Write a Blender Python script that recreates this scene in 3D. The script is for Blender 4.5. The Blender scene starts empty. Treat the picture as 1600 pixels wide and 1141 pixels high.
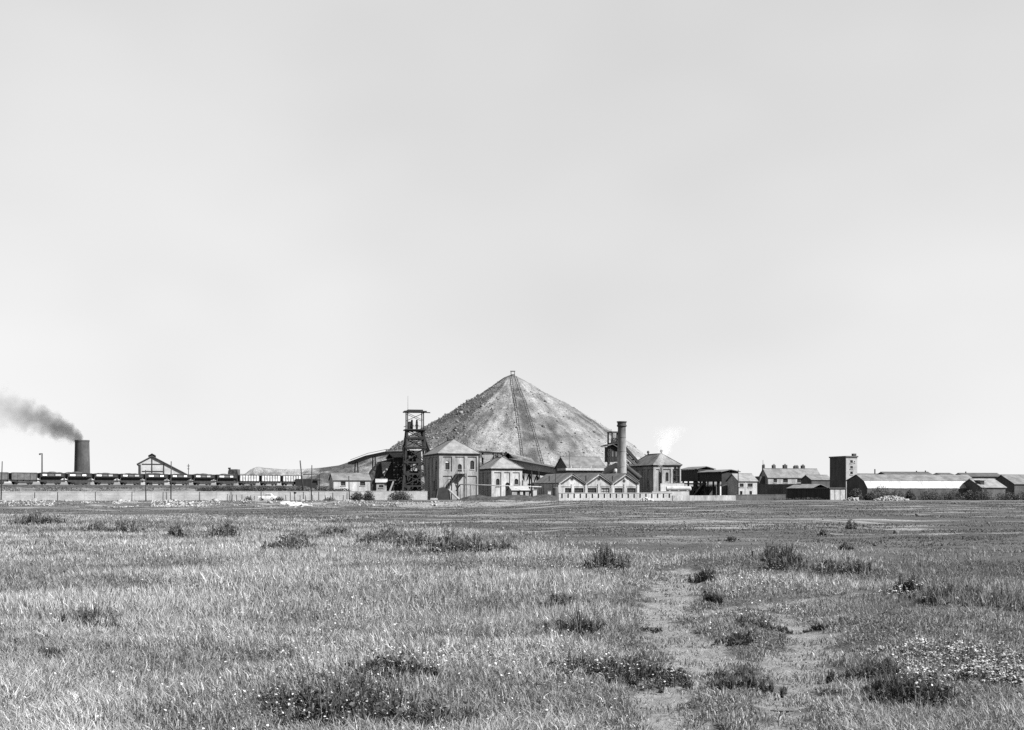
import bpy, math, random
import numpy as np
from mathutils import Vector
random.seed(7); RNG = np.random.default_rng(11)
SC = bpy.context.scene
COL = SC.collection
R = math.radians

# ------------------------------------------------------------------ camera, sky, sun, exposure
FP, HX, HY, CH = 1931.0, 800.0, 768.0, 2.0      # focal length in photo pixels, principal column, horizon row, camera height
cam = bpy.data.cameras.new('camera')
cam.sensor_width = 36.0; cam.lens = 36.0*FP/1600.0
cam.shift_y = (HY-570.5)/1600.0
cam.clip_start = 0.5; cam.clip_end = 30000.0
camo = bpy.data.objects.new('camera', cam); COL.objects.link(camo)
camo.location = (0, 0, CH); camo.rotation_euler = (R(90), 0, 0)
SC.camera = camo

SUN_EL, SUN_AZ = R(43), R(115)                   # azimuth clockwise from +Y: behind the camera, to the right
world = bpy.data.worlds.new('World'); SC.world = world; world.use_nodes = True
wn = world.node_tree.nodes; wl = world.node_tree.links; wn.clear()
sky = wn.new('ShaderNodeTexSky'); sky.sky_type = 'NISHITA'; sky.sun_disc = False
sky.sun_elevation = SUN_EL; sky.sun_rotation = SUN_AZ; sky.air_density = 1.0; sky.dust_density = 0.15
bw = wn.new('ShaderNodeRGBToBW')
pw = wn.new('ShaderNodeMath'); pw.operation = 'POWER'; pw.inputs[1].default_value = 0.26
tcw = wn.new('ShaderNodeTexCoord')
mpw = wn.new('ShaderNodeMapping'); mpw.inputs['Scale'].default_value = (1.0, 1.0, 1.6)
nzw = wn.new('ShaderNodeTexNoise'); nzw.inputs['Scale'].default_value = 2.1; nzw.inputs['Detail'].default_value = 3
mrw = wn.new('ShaderNodeMapRange'); mrw.inputs['From Min'].default_value = 0.3; mrw.inputs['From Max'].default_value = 0.7
mrw.inputs['To Min'].default_value = 0.87; mrw.inputs['To Max'].default_value = 1.07
mul = wn.new('ShaderNodeMath'); mul.operation = 'MULTIPLY'
bg = wn.new('ShaderNodeBackground'); bg.inputs['Strength'].default_value = 0.17
wo = wn.new('ShaderNodeOutputWorld')
wl.new(sky.outputs[0], bw.inputs[0]); wl.new(bw.outputs[0], pw.inputs[0])
wl.new(tcw.outputs['Generated'], mpw.inputs[0]); wl.new(mpw.outputs[0], nzw.inputs['Vector']); wl.new(nzw.outputs[0], mrw.inputs[0])
wl.new(pw.outputs[0], mul.inputs[0]); wl.new(mrw.outputs[0], mul.inputs[1])
wl.new(mul.outputs[0], bg.inputs[0]); wl.new(bg.outputs[0], wo.inputs[0])

sl = bpy.data.lights.new('sun', 'SUN'); sl.energy = 5.0; sl.angle = R(0.53); sl.color = (1, 1, 1)
so = bpy.data.objects.new('sun', sl); COL.objects.link(so)
sd = Vector((math.sin(SUN_AZ)*math.cos(SUN_EL), math.cos(SUN_AZ)*math.cos(SUN_EL), math.sin(SUN_EL)))
so.rotation_euler = sd.to_track_quat('Z', 'Y').to_euler(); so.location = (120, -100, 150)

SC.view_settings.view_transform = 'Standard'; SC.view_settings.look = 'None'
SC.view_settings.exposure = 1.75; SC.view_settings.gamma = 1.0; SC.view_settings.use_curve_mapping = False
SC.render.engine = 'CYCLES'
SC.cycles.max_bounces = 6; SC.cycles.diffuse_bounces = 3; SC.cycles.transparent_max_bounces = 8
SC.cycles.volume_bounces = 1; SC.cycles.use_denoising = False

# ------------------------------------------------------------------ helpers
def at(px, py, d): return Vector(((px-HX)/FP*d, d, CH+(HY-py)/FP*d))
def gx(px, d): return (px-HX)/FP*d
def gz(py, d): return CH+(HY-py)/FP*d

class MB:
    def __init__(s): s.v = []; s.f = []
    def add(s, vs, fs):
        n = len(s.v); s.v += [tuple(p) for p in vs]; s.f += [tuple(i+n for i in f) for f in fs]; return s
    def box(s, x0, x1, y0, y1, z0, z1):
        return s.add([(x0,y0,z0),(x1,y0,z0),(x1,y1,z0),(x0,y1,z0),(x0,y0,z1),(x1,y0,z1),(x1,y1,z1),(x0,y1,z1)],
            [(3,2,1,0),(4,5,6,7),(0,1,5,4),(1,2,6,5),(2,3,7,6),(3,0,4,7)])
    def poly(s, pts): return s.add(pts, [tuple(range(len(pts)))])
    def pry(s, pts, y0, y1):                       # (x, z) outline pushed along y
        n = len(pts)
        return s.add([(x,y0,z) for x,z in pts]+[(x,y1,z) for x,z in pts],
            [tuple(range(n)), tuple(range(2*n-1, n-1, -1))]+[(i, i+n, (i+1)%n+n, (i+1)%n) for i in range(n)])
    def prx(s, pts, x0, x1):                       # (y, z) outline pushed along x
        n = len(pts)
        return s.add([(x0,y,z) for y,z in pts]+[(x1,y,z) for y,z in pts],
            [tuple(range(n-1,-1,-1)), tuple(range(n, 2*n))]+[(i, (i+1)%n, (i+1)%n+n, i+n) for i in range(n)])
    def tube(s, p, q, r0, r1=None, n=8, cap=True):
        p = Vector(p); q = Vector(q); r1 = r0 if r1 is None else r1
        a = (q-p).normalized(); u = a.orthogonal().normalized(); w = a.cross(u)
        vs = [p+(u*math.cos(2*math.pi*i/n)+w*math.sin(2*math.pi*i/n))*r0 for i in range(n)]
        vs += [q+(u*math.cos(2*math.pi*i/n)+w*math.sin(2*math.pi*i/n))*r1 for i in range(n)]
        fs = [(i, (i+1)%n, (i+1)%n+n, i+n) for i in range(n)]
        if cap: fs += [tuple(range(n-1,-1,-1)), tuple(range(n, 2*n))]
        return s.add(vs, fs)
    def bar(s, p, q, w, h=None):                   # squared timber or steel bar
        p = Vector(p); q = Vector(q); h = w if h is None else h
        a = (q-p).normalized(); up = Vector((0,0,1)) if abs(a.z) < 0.95 else Vector((0,1,0))
        u = a.cross(up).normalized()*w/2; k = u.cross(a).normalized()*h/2
        vs = [p-u-k, p+u-k, p+u+k, p-u+k, q-u-k, q+u-k, q+u+k, q-u+k]
        return s.add(vs, [(3,2,1,0),(4,5,6,7),(0,1,5,4),(1,2,6,5),(2,3,7,6),(3,0,4,7)])
    def rings(s, prof, n=24, c=(0,0,0), cap=True): # lathe: (radius, z)
        vs = [(c[0]+r*math.cos(2*math.pi*i/n), c[1]+r*math.sin(2*math.pi*i/n), c[2]+z) for r, z in prof for i in range(n)]
        fs = [(k*n+i, k*n+(i+1)%n, (k+1)*n+(i+1)%n, (k+1)*n+i) for k in range(len(prof)-1) for i in range(n)]
        if cap: fs += [tuple(range((len(prof)-1)*n, len(prof)*n))]
        return s.add(vs, fs)
    def holes(s, x0, x1, z0, z1, hs, y0, t):       # a wall in the xz plane with rectangular openings (x0,x1,z0,z1[,'arch'])
        xs = sorted({x0, x1, *[min(max(h[i], x0), x1) for h in hs for i in (0, 1)]})
        zs = sorted({z0, z1, *[min(max(h[i], z0), z1) for h in hs for i in (2, 3)]})
        for a, b in zip(xs, xs[1:]):
            for c, d in zip(zs, zs[1:]):
                m, k = (a+b)/2, (c+d)/2
                if not any(h[0] < m < h[1] and h[2] < k < h[3] for h in hs): s.box(a, b, y0, y0+t, c, d)
        for h in hs:
            if len(h) > 4: s.spandrel(h, y0, t)
        return s
    def spandrel(s, h, y0, t):
        r = (h[1]-h[0])/2; cx = (h[0]+h[1])/2; cz = h[3]-r
        for sg in (-1, 1):
            arc = [(cx+sg*r*math.cos(k*math.pi/8), cz+r*math.sin(k*math.pi/8)) for k in range(5)]
            s.pry([(cx+sg*r, h[3]-0.002)]+arc, y0+0.003, y0+t-0.003)
        return s
    def build(s, name, mat, parent=None, smooth=False, loc=None):
        me = bpy.data.meshes.new(name); me.from_pydata(s.v, [], s.f)
        if smooth: me.polygons.foreach_set('use_smooth', [True]*len(me.polygons))
        me.materials.append(mat); o = bpy.data.objects.new(name, me); COL.objects.link(o)
        if parent is not None: o.parent = parent
        if loc is not None: o.location = loc
        return o

def tag(o, label=None, cat=None, group=None, kind=None):
    for k, v in (('label', label), ('category', cat), ('group', group), ('kind', kind)):
        if v: o[k] = v
    return o
def thing(name, label, cat, loc=(0,0,0), rz=0.0, group=None):
    o = bpy.data.objects.new(name, None); COL.objects.link(o); o.empty_display_size = 0.3
    o.location = loc; o.rotation_euler = (0, 0, rz)
    return tag(o, label, cat, group)
def copy_tree(o, parent=None):
    c = o.copy(); COL.objects.link(c); c.parent = parent
    for ch in list(o.children): copy_tree(ch, c)
    return c

# value noise for shapes and scatter
def _h(i, j, s):
    n = (i.astype(np.int64)*374761393 + j.astype(np.int64)*668265263 + s*1442695041) & 0xffffffff
    n = ((n ^ (n >> 13))*1274126177) & 0xffffffff
    return ((n ^ (n >> 16)) & 0xffffff)/float(0xffffff)
def vn(x, y, s=0):
    x = np.asarray(x, float); y = np.asarray(y, float)
    i = np.floor(x); j = np.floor(y); u = x-i; v = y-j
    u = u*u*(3-2*u); v = v*v*(3-2*v)
    return (_h(i,j,s)*(1-u)+_h(i+1,j,s)*u)*(1-v)+(_h(i,j+1,s)*(1-u)+_h(i+1,j+1,s)*u)*v
def fbm(x, y, s=0, o=4):
    t = 0; a = 0.5
    for k in range(o): t = t+a*vn(x*2**k+17.3*k, y*2**k-9.1*k, s+k); a /= 2
    return t/(1-0.5**o)
def ss(a, b, x): t = np.clip((x-a)/(b-a), 0, 1); return t*t*(3-2*t)

# ------------------------------------------------------------------ procedural greys (the photograph is black and white)
def mat(name, a, b=None, scale=1.0, stretch=(1,1,1), detail=6, rough=0.9, bump=0.0, bscale=None, lo=0.35, hi=0.65, spec=0.2, fine=0.0):
    m = bpy.data.materials.new(name); m.use_nodes = True; nt = m.node_tree; N = nt.nodes; L = nt.links
    p = N['Principled BSDF']; p.inputs['Roughness'].default_value = rough; p.inputs['Specular IOR Level'].default_value = spec
    b = a if b is None else b
    tc = N.new('ShaderNodeTexCoord'); mp = N.new('ShaderNodeMapping'); mp.inputs['Scale'].default_value = stretch
    L.new(tc.outputs['Object'], mp.inputs[0])
    nz = N.new('ShaderNodeTexNoise'); nz.inputs['Scale'].default_value = scale; nz.inputs['Detail'].default_value = detail; nz.inputs['Roughness'].default_value = 0.65
    L.new(mp.outputs[0], nz.inputs['Vector'])
    mr = N.new('ShaderNodeMapRange'); mr.inputs['From Min'].default_value = lo; mr.inputs['From Max'].default_value = hi
    mr.inputs['To Min'].default_value = a; mr.inputs['To Max'].default_value = b; L.new(nz.outputs[0], mr.inputs[0])
    out = mr.outputs[0]
    if fine:
        n2 = N.new('ShaderNodeTexNoise'); n2.inputs['Scale'].default_value = scale*9; n2.inputs['Detail'].default_value = 4
        L.new(mp.outputs[0], n2.inputs['Vector'])
        m2 = N.new('ShaderNodeMapRange'); m2.inputs['From Min'].default_value = 0.3; m2.inputs['From Max'].default_value = 0.7
        m2.inputs['To Min'].default_value = 1-fine; m2.inputs['To Max'].default_value = 1+fine; L.new(n2.outputs[0], m2.inputs[0])
        mm = N.new('ShaderNodeMath'); mm.operation = 'MULTIPLY'; L.new(out, mm.inputs[0]); L.new(m2.outputs[0], mm.inputs[1]); out = mm.outputs[0]
    cc = N.new('ShaderNodeCombineColor')
    for i in range(3): L.new(out, cc.inputs[i])
    L.new(cc.outputs[0], p.inputs['Base Color'])
    if bump:
        nb = N.new('ShaderNodeTexNoise'); nb.inputs['Scale'].default_value = bscale or scale*4; nb.inputs['Detail'].default_value = 6
        L.new(tc.outputs['Object'], nb.inputs['Vector'])
        bp = N.new('ShaderNodeBump'); bp.inputs['Strength'].default_value = 1.0; bp.inputs['Distance'].default_value = bump
        L.new(nb.outputs[0], bp.inputs['Height']); L.new(bp.outputs[0], p.inputs['Normal'])
    return m

M = dict(
    brick = mat('sooty_brick', 0.095, 0.235, 0.55, (1.1,1.1,0.3), bump=0.03, bscale=6, fine=0.22),
    brick_pale = mat('pale_brick', 0.15, 0.31, 0.55, (1.1,1.1,0.3), bump=0.03, bscale=6, fine=0.2),
    brick_dark = mat('dark_brick', 0.03, 0.06, 0.5, (1,1,0.5), bump=0.03, bscale=6, fine=0.25),
    stack = mat('chimney_brick', 0.12, 0.22, 0.4, (1,1,0.25), bump=0.02, bscale=8, fine=0.2),
    stack_dark = mat('sooted_brick', 0.025, 0.05, 0.5, (1,1,0.4), bump=0.02, fine=0.2),
    slate = mat('slate_roof', 0.055, 0.11, 0.5, (1,1,1), rough=0.75, bump=0.02, bscale=5, fine=0.18),
    slate_pale = mat('pale_slate', 0.08, 0.15, 0.6, rough=0.75, bump=0.02, bscale=5, fine=0.15),
    slate_dark = mat('dark_slate', 0.03, 0.055, 0.6, rough=0.8, bump=0.02, bscale=5, fine=0.2),
    sheet = mat('bright_roof_sheet', 0.16, 0.25, 0.8, (1,0.3,0.3), rough=0.6, fine=0.06),
    render = mat('grey_render', 0.15, 0.23, 0.35, (1,1,1.6), fine=0.14, bump=0.02, bscale=3),
    concrete = mat('pale_concrete', 0.18, 0.28, 0.4, (1,1,0.7), fine=0.18, bump=0.02, bscale=4),
    white = mat('white_paint', 0.32, 0.5, 1.2, rough=0.5, fine=0.06),
    offwhite = mat('weathered_white', 0.17, 0.28, 0.7, fine=0.15),
    steel = mat('dark_steelwork', 0.010, 0.018, 1.0, rough=0.7),
    iron = mat('sooty_iron', 0.009, 0.02, 0.8, rough=0.75, fine=0.3),
    iron_grey = mat('grey_painted_iron', 0.035, 0.07, 1.0, rough=0.65, fine=0.25),
    ironlight = mat('bleached_wagon_side', 0.15, 0.36, 0.7, rough=0.7, fine=0.25),
    timber = mat('tarred_timber', 0.014, 0.03, 1.5, (1,1,0.2), fine=0.2),
    timber_grey = mat('weathered_timber', 0.05, 0.1, 1.5, (1,1,0.2), fine=0.2),
    glass = mat('dark_window_glass', 0.012, 0.03, 2.0, rough=0.25, spec=0.5),
    glazing = mat('whitened_glass', 0.12, 0.2, 1.0, rough=0.4, spec=0.4),
    coal = mat('coal', 0.012, 0.04, 1.2, bump=0.25, bscale=1.8, rough=0.7, fine=0.3),
    rubber = mat('tyre_rubber', 0.015, 0.02, 2.0),
    chrome = mat('wheel_trim', 0.45, 0.6, 2.0, rough=0.35, spec=0.5),
    rail = mat('rail_steel', 0.03, 0.06, 1.0, rough=0.6),
    earth = mat('pale_earth', 0.07, 0.14, 0.5, bump=0.15, bscale=1.2, fine=0.3),
    bank = mat('embankment_turf', 0.04, 0.095, 0.35, bump=0.3, bscale=0.9, fine=0.35),
    stone = mat('rubble_stone', 0.07, 0.24, 1.5, fine=0.25),
    flag = mat('pale_slab', 0.2, 0.3, 1.0, fine=0.1),
    hill = mat('distant_grassland', 0.09, 0.13, 0.02, fine=0.15),
)
TH = R(16.0)
class Frame:                                        # a building's own axes: x along its front, y into depth, z up
    def __init__(s, px, d, th=TH, z=0.0): s.X = gx(px, d); s.d = d; s.th = th; s.c = math.cos(th); s.s = math.sin(th); s.zb = z
    @property
    def loc(s): return (s.X, s.d, s.zb)
    def u(s, px, v=0.0):
        t = (px-HX)/FP; X = s.X-v*s.s; Y = s.d+v*s.c
        return (t*Y-X)/(s.c-t*s.s)
    def v(s, px, u=0.0):
        t = (px-HX)/FP; X = s.X+u*s.c; Y = s.d+u*s.s
        return (X-t*Y)/(s.s+t*s.c)
    def z(s, py, u=0.0, v=0.0): return CH+(HY-py)/FP*(s.d+u*s.s+v*s.c)-s.zb
def window(parent, x0, x1, z0, z1, y, name='window', arch=False, rows=3, cols=2, m='glass', frame='timber', sill=True):
    w = MB()
    if arch:
        r = (x1-x0)/2; cx = (x0+x1)/2
        w.pry([(x0,z0),(x1,z0)]+[(cx+r*math.cos(k*math.pi/8), z1-r+r*math.sin(k*math.pi/8)) for k in range(9)], y, y+0.04)
    else: w.box(x0, x1, y, y+0.04, z0, z1)
    o = w.build(name, M[m], parent)
    f = MB(); t = min(0.09, (x1-x0)*0.08)
    for k in range(cols+1):
        x = x0+t/2+(x1-x0-t)*k/cols; f.box(x-t/2, x+t/2, y-0.05, y-0.002, z0, z1-(0.25*(x1-x0) if arch and k in (0, cols) else 0))
    for k in range(rows+1):
        z = z0+t/2+(z1-z0-t)*k/rows
        if not (arch and k == rows): f.box(x0+0.01, x1-0.01, y-0.055, y-0.004, z-t/2, z+t/2)
    f.build('frame', M[frame], o)
    if sill: MB().box(x0-0.1, x1+0.1, y-0.32, y-0.06, z0-0.16, z0-0.003).build('sill', M['concrete'], o)
    return o
# ------------------------------------------------------------------ the ground
def row2d(py): return CH*FP/(py-HY)
BX = [-400, 0, 300, 500, 650, 750, 850, 950, 1050, 1100, 1200, 1300, 1400, 1600, 2100]
BR = [798, 800, 806, 815, 826, 838, 850, 866, 884, 876, 870, 873, 881, 884, 880]
def pxof(x, y): return HX+FP*x/np.maximum(y, 1.0)
def rowof(y): return HY+CH*FP/np.maximum(y, 1.0)
def tall(x, y):                                      # 1 where the rough grass of the foreground stands, 0 on the grazed flat beyond
    p = pxof(x, y); b = np.interp(p, BX, [row2d(r) for r in BR])
    return ss(1.28, 0.82, y/b+(fbm(x*0.25, y*0.25, 3)-0.5)*0.5+(fbm(x*1.1, y*1.1, 4)-0.5)*0.35)
PATHS = [[(1064,896),(1070,910),(1052,930),(1030,955),(1055,985),(1085,1020),(1090,1055),(1062,1085),(1045,1120),(1050,1200)],
         [(1180,940),(1235,965),(1265,990),(1262,1020),(1250,1050),(1246,1085),(1215,1120),(1190,1180)],
         [(1030,955),(1100,950),(1180,940),(1290,930),(1360,925)]]
PW = [[0.45,0.48,0.45,0.4,0.36,0.36,0.36,0.34,0.34,0.34], [0.2,0.3,0.4,0.38,0.34,0.3,0.28,0.26], [0.24]*5]
def seg_dist(x, y, pts, ws):
    best = np.full(np.shape(x), 1e9)
    P = [(gx(a, row2d(b)), row2d(b)) for a, b in pts]
    for (ax, ay), (bx, by), w in zip(P, P[1:], ws):
        dx, dy = bx-ax, by-ay; t = np.clip(((x-ax)*dx+(y-ay)*dy)/(dx*dx+dy*dy), 0, 1)
        best = np.minimum(best, np.hypot(x-ax-t*dx, y-ay-t*dy)/w)
    return best
def trod(x, y):                                      # trodden ground: 1 on the paths
    n = (fbm(x*1.1, y*1.1, 21)-0.5)*2.2+(fbm(x*4, y*4, 22)-0.5)*1.4
    q = np.minimum.reduce([seg_dist(x, y, p, w) for p, w in zip(PATHS, PW)])
    return ss(1.5, 0.55, q+n)
def shortz(x, y):                                    # the worn stretch between the paths, grass kept low
    p = pxof(x, y); r = rowof(y)
    l = np.interp(r, [880, 920, 960, 1000, 1060, 1141, 1300], [1020, 1000, 980, 985, 1000, 940, 900])
    h = np.interp(r, [880, 920, 960, 1000, 1040, 1075, 1141, 1300], [1085, 1110, 1330, 1370, 1320, 1290, 1330, 1350])
    n = (fbm(x*0.9, y*0.9, 5)-0.5)*90
    return ss(-40, 30, p-l+n)*ss(-40, 30, h-p+n)*ss(880, 915, r)
def hgt(x, y):
    x = np.asarray(x, float); y = np.asarray(y, float)
    n = (fbm(x*0.11, y*0.11, 1)-0.5)*0.5*ss(8, 25, y)*ss(420, 120, y)+(fbm(x*0.7, y*0.7, 2)-0.5)*0.18*ss(160, 60, y)
    p = pxof(x, y)
    dip = -0.95*ss(60, 215, y)*ss(247, 226, y+(fbm(x*0.05, y*0.0, 9)-0.5)*16)*ss(960, 760, p)   # the field lies a step below the yard at left
    lump = (fbm(x*0.28, y*0.28, 14)-0.45)*1.0*ss(205, 222, y)*ss(252, 236, y)*ss(1500, 700, p)
    m = 0.42*np.exp(-(((x-gx(1190, 31.5))/2.0)**2+((y-31.5)/2.2)**2)**1.5)                          # hummock beside the path
    m2 = 0.3*np.exp(-((x-gx(1520, 17))**2/2.2+(y-17)**2/5.0))+0.18*np.exp(-((x-gx(550, 12.5))**2/1.2+(y-12.5)**2/1.0))
    return n+dip+lump+m+m2-0.06*trod(x, y)*ss(60, 40, y)

def spaced(lo, hi, fine, grow, start):
    o = [0.0]; s = fine
    while o[-1] < hi:
        if o[-1] > start: s *= grow
        o.append(o[-1]+s)
    return np.array(o)
sx = spaced(0, 9000, 0.30, 1.035, 13.0); XS = np.concatenate([-sx[:0:-1], sx])
sy = spaced(0, 9000, 0.26, 1.022, 28.0); YS = np.concatenate([-spaced(0, 300, 2.0, 1.4, 4)[:0:-1], sy])
GX, GY = np.meshgrid(XS, YS)
GZ = hgt(GX, GY)
def grid_mesh(name, X, Y, Z, m, attrs={}):
    ny, nx = X.shape; v = np.stack([X, Y, Z], -1).reshape(-1, 3)
    i = np.arange(ny*nx).reshape(ny, nx)
    q = np.stack([i[:-1,:-1], i[:-1,1:], i[1:,1:], i[1:,:-1]], -1).reshape(-1, 4)
    me = bpy.data.meshes.new(name); raw_mesh(me, v, q.ravel(), np.full(len(q), 4))
    me.polygons.foreach_set('use_smooth', np.ones(len(q), bool))
    for k, a in attrs.items():
        at_ = me.attributes.new(k, 'FLOAT', 'POINT'); at_.data.foreach_set('value', np.asarray(a, np.float32).ravel())
    me.materials.append(m); o = bpy.data.objects.new(name, me); COL.objects.link(o); return o
def raw_mesh(me, v, loops, sizes):
    me.vertices.add(len(v)); me.vertices.foreach_set('co', np.asarray(v, np.float32).ravel())
    me.loops.add(len(loops)); me.loops.foreach_set('vertex_index', np.asarray(loops, np.int32))
    me.polygons.add(len(sizes)); st = np.concatenate([[0], np.cumsum(sizes)[:-1]])
    me.polygons.foreach_set('loop_start', st.astype(np.int32)); me.update(calc_edges=True)

def node_attr(N, name): a = N.new('ShaderNodeAttribute'); a.attribute_name = name; return a.outputs['Fac']
def ground_mat():
    m = bpy.data.materials.new('field_ground'); m.use_nodes = True; N = m.node_tree.nodes; L = m.node_tree.links
    p = N['Principled BSDF']; p.inputs['Roughness'].default_value = 0.95; p.inputs['Specular IOR Level'].default_value = 0.1
    tc = N.new('ShaderNodeTexCoord')
    def noise(s, st=(1,1,1), det=5, ro=0.6):
        mp = N.new('ShaderNodeMapping'); mp.inputs['Scale'].default_value = st; L.new(tc.outputs['Object'], mp.inputs[0])
        n = N.new('ShaderNodeTexNoise'); n.inputs['Scale'].default_value = s; n.inputs['Detail'].default_value = det; n.inputs['Roughness'].default_value = ro
        L.new(mp.outputs[0], n.inputs['Vector']); return n.outputs[0]
    def rng(x, a, b, c, d):
        r = N.new('ShaderNodeMapRange'); L.new(x, r.inputs[0])
        for k, v in zip(('From Min','From Max','To Min','To Max'), (a,b,c,d)): r.inputs[k].default_value = v
        return r.outputs[0]
    def mth(op, a, b):
        q = N.new('ShaderNodeMath'); q.operation = op; q.use_clamp = op in ('MAXIMUM',)
        for i, x in enumerate((a, b)):
            if isinstance(x, (int, float)): q.inputs[i].default_value = x
            else: L.new(x, q.inputs[i])
        return q.outputs[0]
    turf = mth('MULTIPLY', rng(noise(0.09, (0.6,1.3,1)), 0.3, 0.7, 0.028, 0.058), rng(noise(2.3, det=8, ro=0.75), 0.25, 0.75, 0.5, 1.5))
    bare = rng(noise(3.0, det=8, ro=0.7), 0.3, 0.7, 0.085, 0.175)
    strk = rng(noise(0.13, (0.3,1.5,1), det=10, ro=0.64), 0.5, 0.59, 0.0, 1.0)
    msk = mth('MAXIMUM', mth('MULTIPLY', strk, node_attr(N, 'flat')), rng(mth('ADD', node_attr(N, 'bare'), mth('MULTIPLY', mth('SUBTRACT', noise(1.9, det=9, ro=0.75), 0.5), 2.2)), 0.45, 0.85, 0, 1))
    mx = N.new('ShaderNodeMix'); mx.data_type = 'FLOAT'; L.new(msk, mx.inputs[0]); L.new(turf, mx.inputs[2]); L.new(bare, mx.inputs[3])
    mc = N.new('ShaderNodeMix'); mc.data_type = 'FLOAT'; L.new(node_attr(N, 'added_dark'), mc.inputs[0]); L.new(mx.outputs[0], mc.inputs[2]); L.new(rng(noise(0.8, det=8), 0.3, 0.7, 0.015, 0.045), mc.inputs[3])
    cc = N.new('ShaderNodeCombineColor')
    for i in range(3): L.new(mc.outputs[0], cc.inputs[i])
    L.new(cc.outputs[0], p.inputs['Base Color'])
    bp = N.new('ShaderNodeBump'); bp.inputs['Strength'].default_value = 1.0; bp.inputs['Distance'].default_value = 0.12
    L.new(noise(3.5, det=8, ro=0.7), bp.inputs['Height']); L.new(bp.outputs[0], p.inputs['Normal'])
    return m
tl = tall(GX, GY)
bareA = np.clip(trod(GX, GY)*0.85*ss(45, 34, GY)+0.2*shortz(GX, GY), 0, 1)
bankA = ss(220, 228, GY)*ss(252, 240, GY)*ss(1000, 860, pxof(GX, GY))*(0.5+0.35*ss(480, 640, pxof(GX, GY)))
yardA = ss(252, 262, GY)*0.45
addedDarkA = ss(276, 290, GY)*ss(520, 470, GY)*ss(470, 560, pxof(GX, GY))*ss(1330, 1240, pxof(GX, GY))  # coal-dark yard ground, added to cut light bouncing onto the walls
flatA = np.clip(1-tl, 0, 1)*ss(36, 62, GY)
o = grid_mesh('ground', GX, GY, GZ, ground_mat(), dict(bare=np.clip(bareA+bankA+yardA, 0, 1), flat=flatA, added_dark=addedDarkA))
tag(o, kind='structure')

# ------------------------------------------------------------------ spoil heap, side tips, railway bank, far hill
def heap_mat(name='spoil', k=1.0):
    m = bpy.data.materials.new(name); m.use_nodes = True; N = m.node_tree.nodes; L = m.node_tree.links
    p = N['Principled BSDF']; p.inputs['Roughness'].default_value = 0.95; p.inputs['Specular IOR Level'].default_value = 0.1
    tc = N.new('ShaderNodeTexCoord')
    def noise(s, det=6, ro=0.6, vec=None):
        n = N.new('ShaderNodeTexNoise'); n.inputs['Scale'].default_value = s; n.inputs['Detail'].default_value = det; n.inputs['Roughness'].default_value = ro
        L.new(vec or tc.outputs['Object'], n.inputs['Vector']); return n.outputs[0]
    def rng(x, a, b, c, d):
        r = N.new('ShaderNodeMapRange'); L.new(x, r.inputs[0])
        for kk, v in zip(('From Min','From Max','To Min','To Max'), (a,b,c,d)): r.inputs[kk].default_value = v
        return r.outputs[0]
    def mul(a, b):
        q = N.new('ShaderNodeMath'); q.operation = 'MULTIPLY'; L.new(a, q.inputs[0]); L.new(b, q.inputs[1]); return q.outputs[0]
    # run-out streaks down the fall line, and flank tones: an attribute carries them
    c = mul(rng(node_attr(N, 'streak'), 0.0, 1.0, 0.045*k, 0.19*k), rng(noise(0.9, 9, 0.8), 0.34, 0.66, 0.6, 1.4))
    c = mul(c, rng(noise(0.12, 4), 0.3, 0.7, 0.8, 1.2))
    cc = N.new('ShaderNodeCombineColor')
    for i in range(3): L.new(c, cc.inputs[i])
    L.new(cc.outputs[0], p.inputs['Base Color'])
    bp = N.new('ShaderNodeBump'); bp.inputs['Strength'].default_value = 1.0; bp.inputs['Distance'].default_value = 0.9
    L.new(noise(1.1, 9, 0.72), bp.inputs['Height']); L.new(bp.outputs[0], p.inputs['Normal'])
    return m
HC, HZ = (0.25, 480.0), 47.2
def drop(r, a):                                      # fall below the summit; the right flank is the rounder one
    w = ss(-0.5, 0.6, np.cos(a))
    right = np.interp(r, [0,4.7,11.9,20.9,29.1,38,50.7,80,110], [0,2.7,7.2,12.0,17.0,22.6,31.6,53,75])
    left = np.interp(r, [0,3.5,11.5,20.6,34,47.5,80,110], [0,1.6,7.4,12.9,21.1,29.6,50.5,70])
    return left*(1-w)+right*w
def heap_z(x, y):
    dx = x-HC[0]; dy = y-HC[1]; r = np.hypot(dx, dy); a = np.arctan2(dy, dx)
    z = HZ+.6-drop(np.sqrt(r*r+1.0), a)
    g = (fbm(a*9+3, r*0.03, 31)-0.5)*np.minimum(r*0.05, 2.2)+(fbm(x*0.07, y*0.07, 33)-0.5)*1.6*ss(6, 26, r)+(fbm(x*0.45, y*0.45, 35)-0.5)*0.8
    sl = 1.2*np.exp(-((a+math.pi/2-0.13)/0.16)**2)*ss(6, 30, r)*ss(75, 50, r)       # low spine under the haulage way
    return z+g*ss(2, 8, r)+sl
ra = np.linspace(0, 2*np.pi, 421); rr = np.concatenate([np.linspace(0.2, 20, 60), np.linspace(20.5, 96, 130)])
RA, RR = np.meshgrid(ra, rr); PX = HC[0]+RR*np.cos(RA); PY = HC[1]+RR*np.sin(RA)
PZ = np.maximum(heap_z(PX, PY), -2.5)
RA2 = RA
st = 0.40+0.9*(fbm(RA2*6+0.02*RR, RR*0.05, 41)-0.5)+0.45*(fbm(RA2*26, RR*0.09, 43)-0.5)+1.0*(fbm(PX*0.06, PY*0.06, 45)-0.5)+1.1*(fbm(PX*0.28, PY*0.28, 47)-0.5)
st += 0.22*ss(0.35, -0.1, np.abs(RA2-(1.5*np.pi-0.22))-0.12)*ss(20, 45, RR)+0.14*ss(1.5*np.pi, 1.5*np.pi+0.6, RA2)
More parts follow.
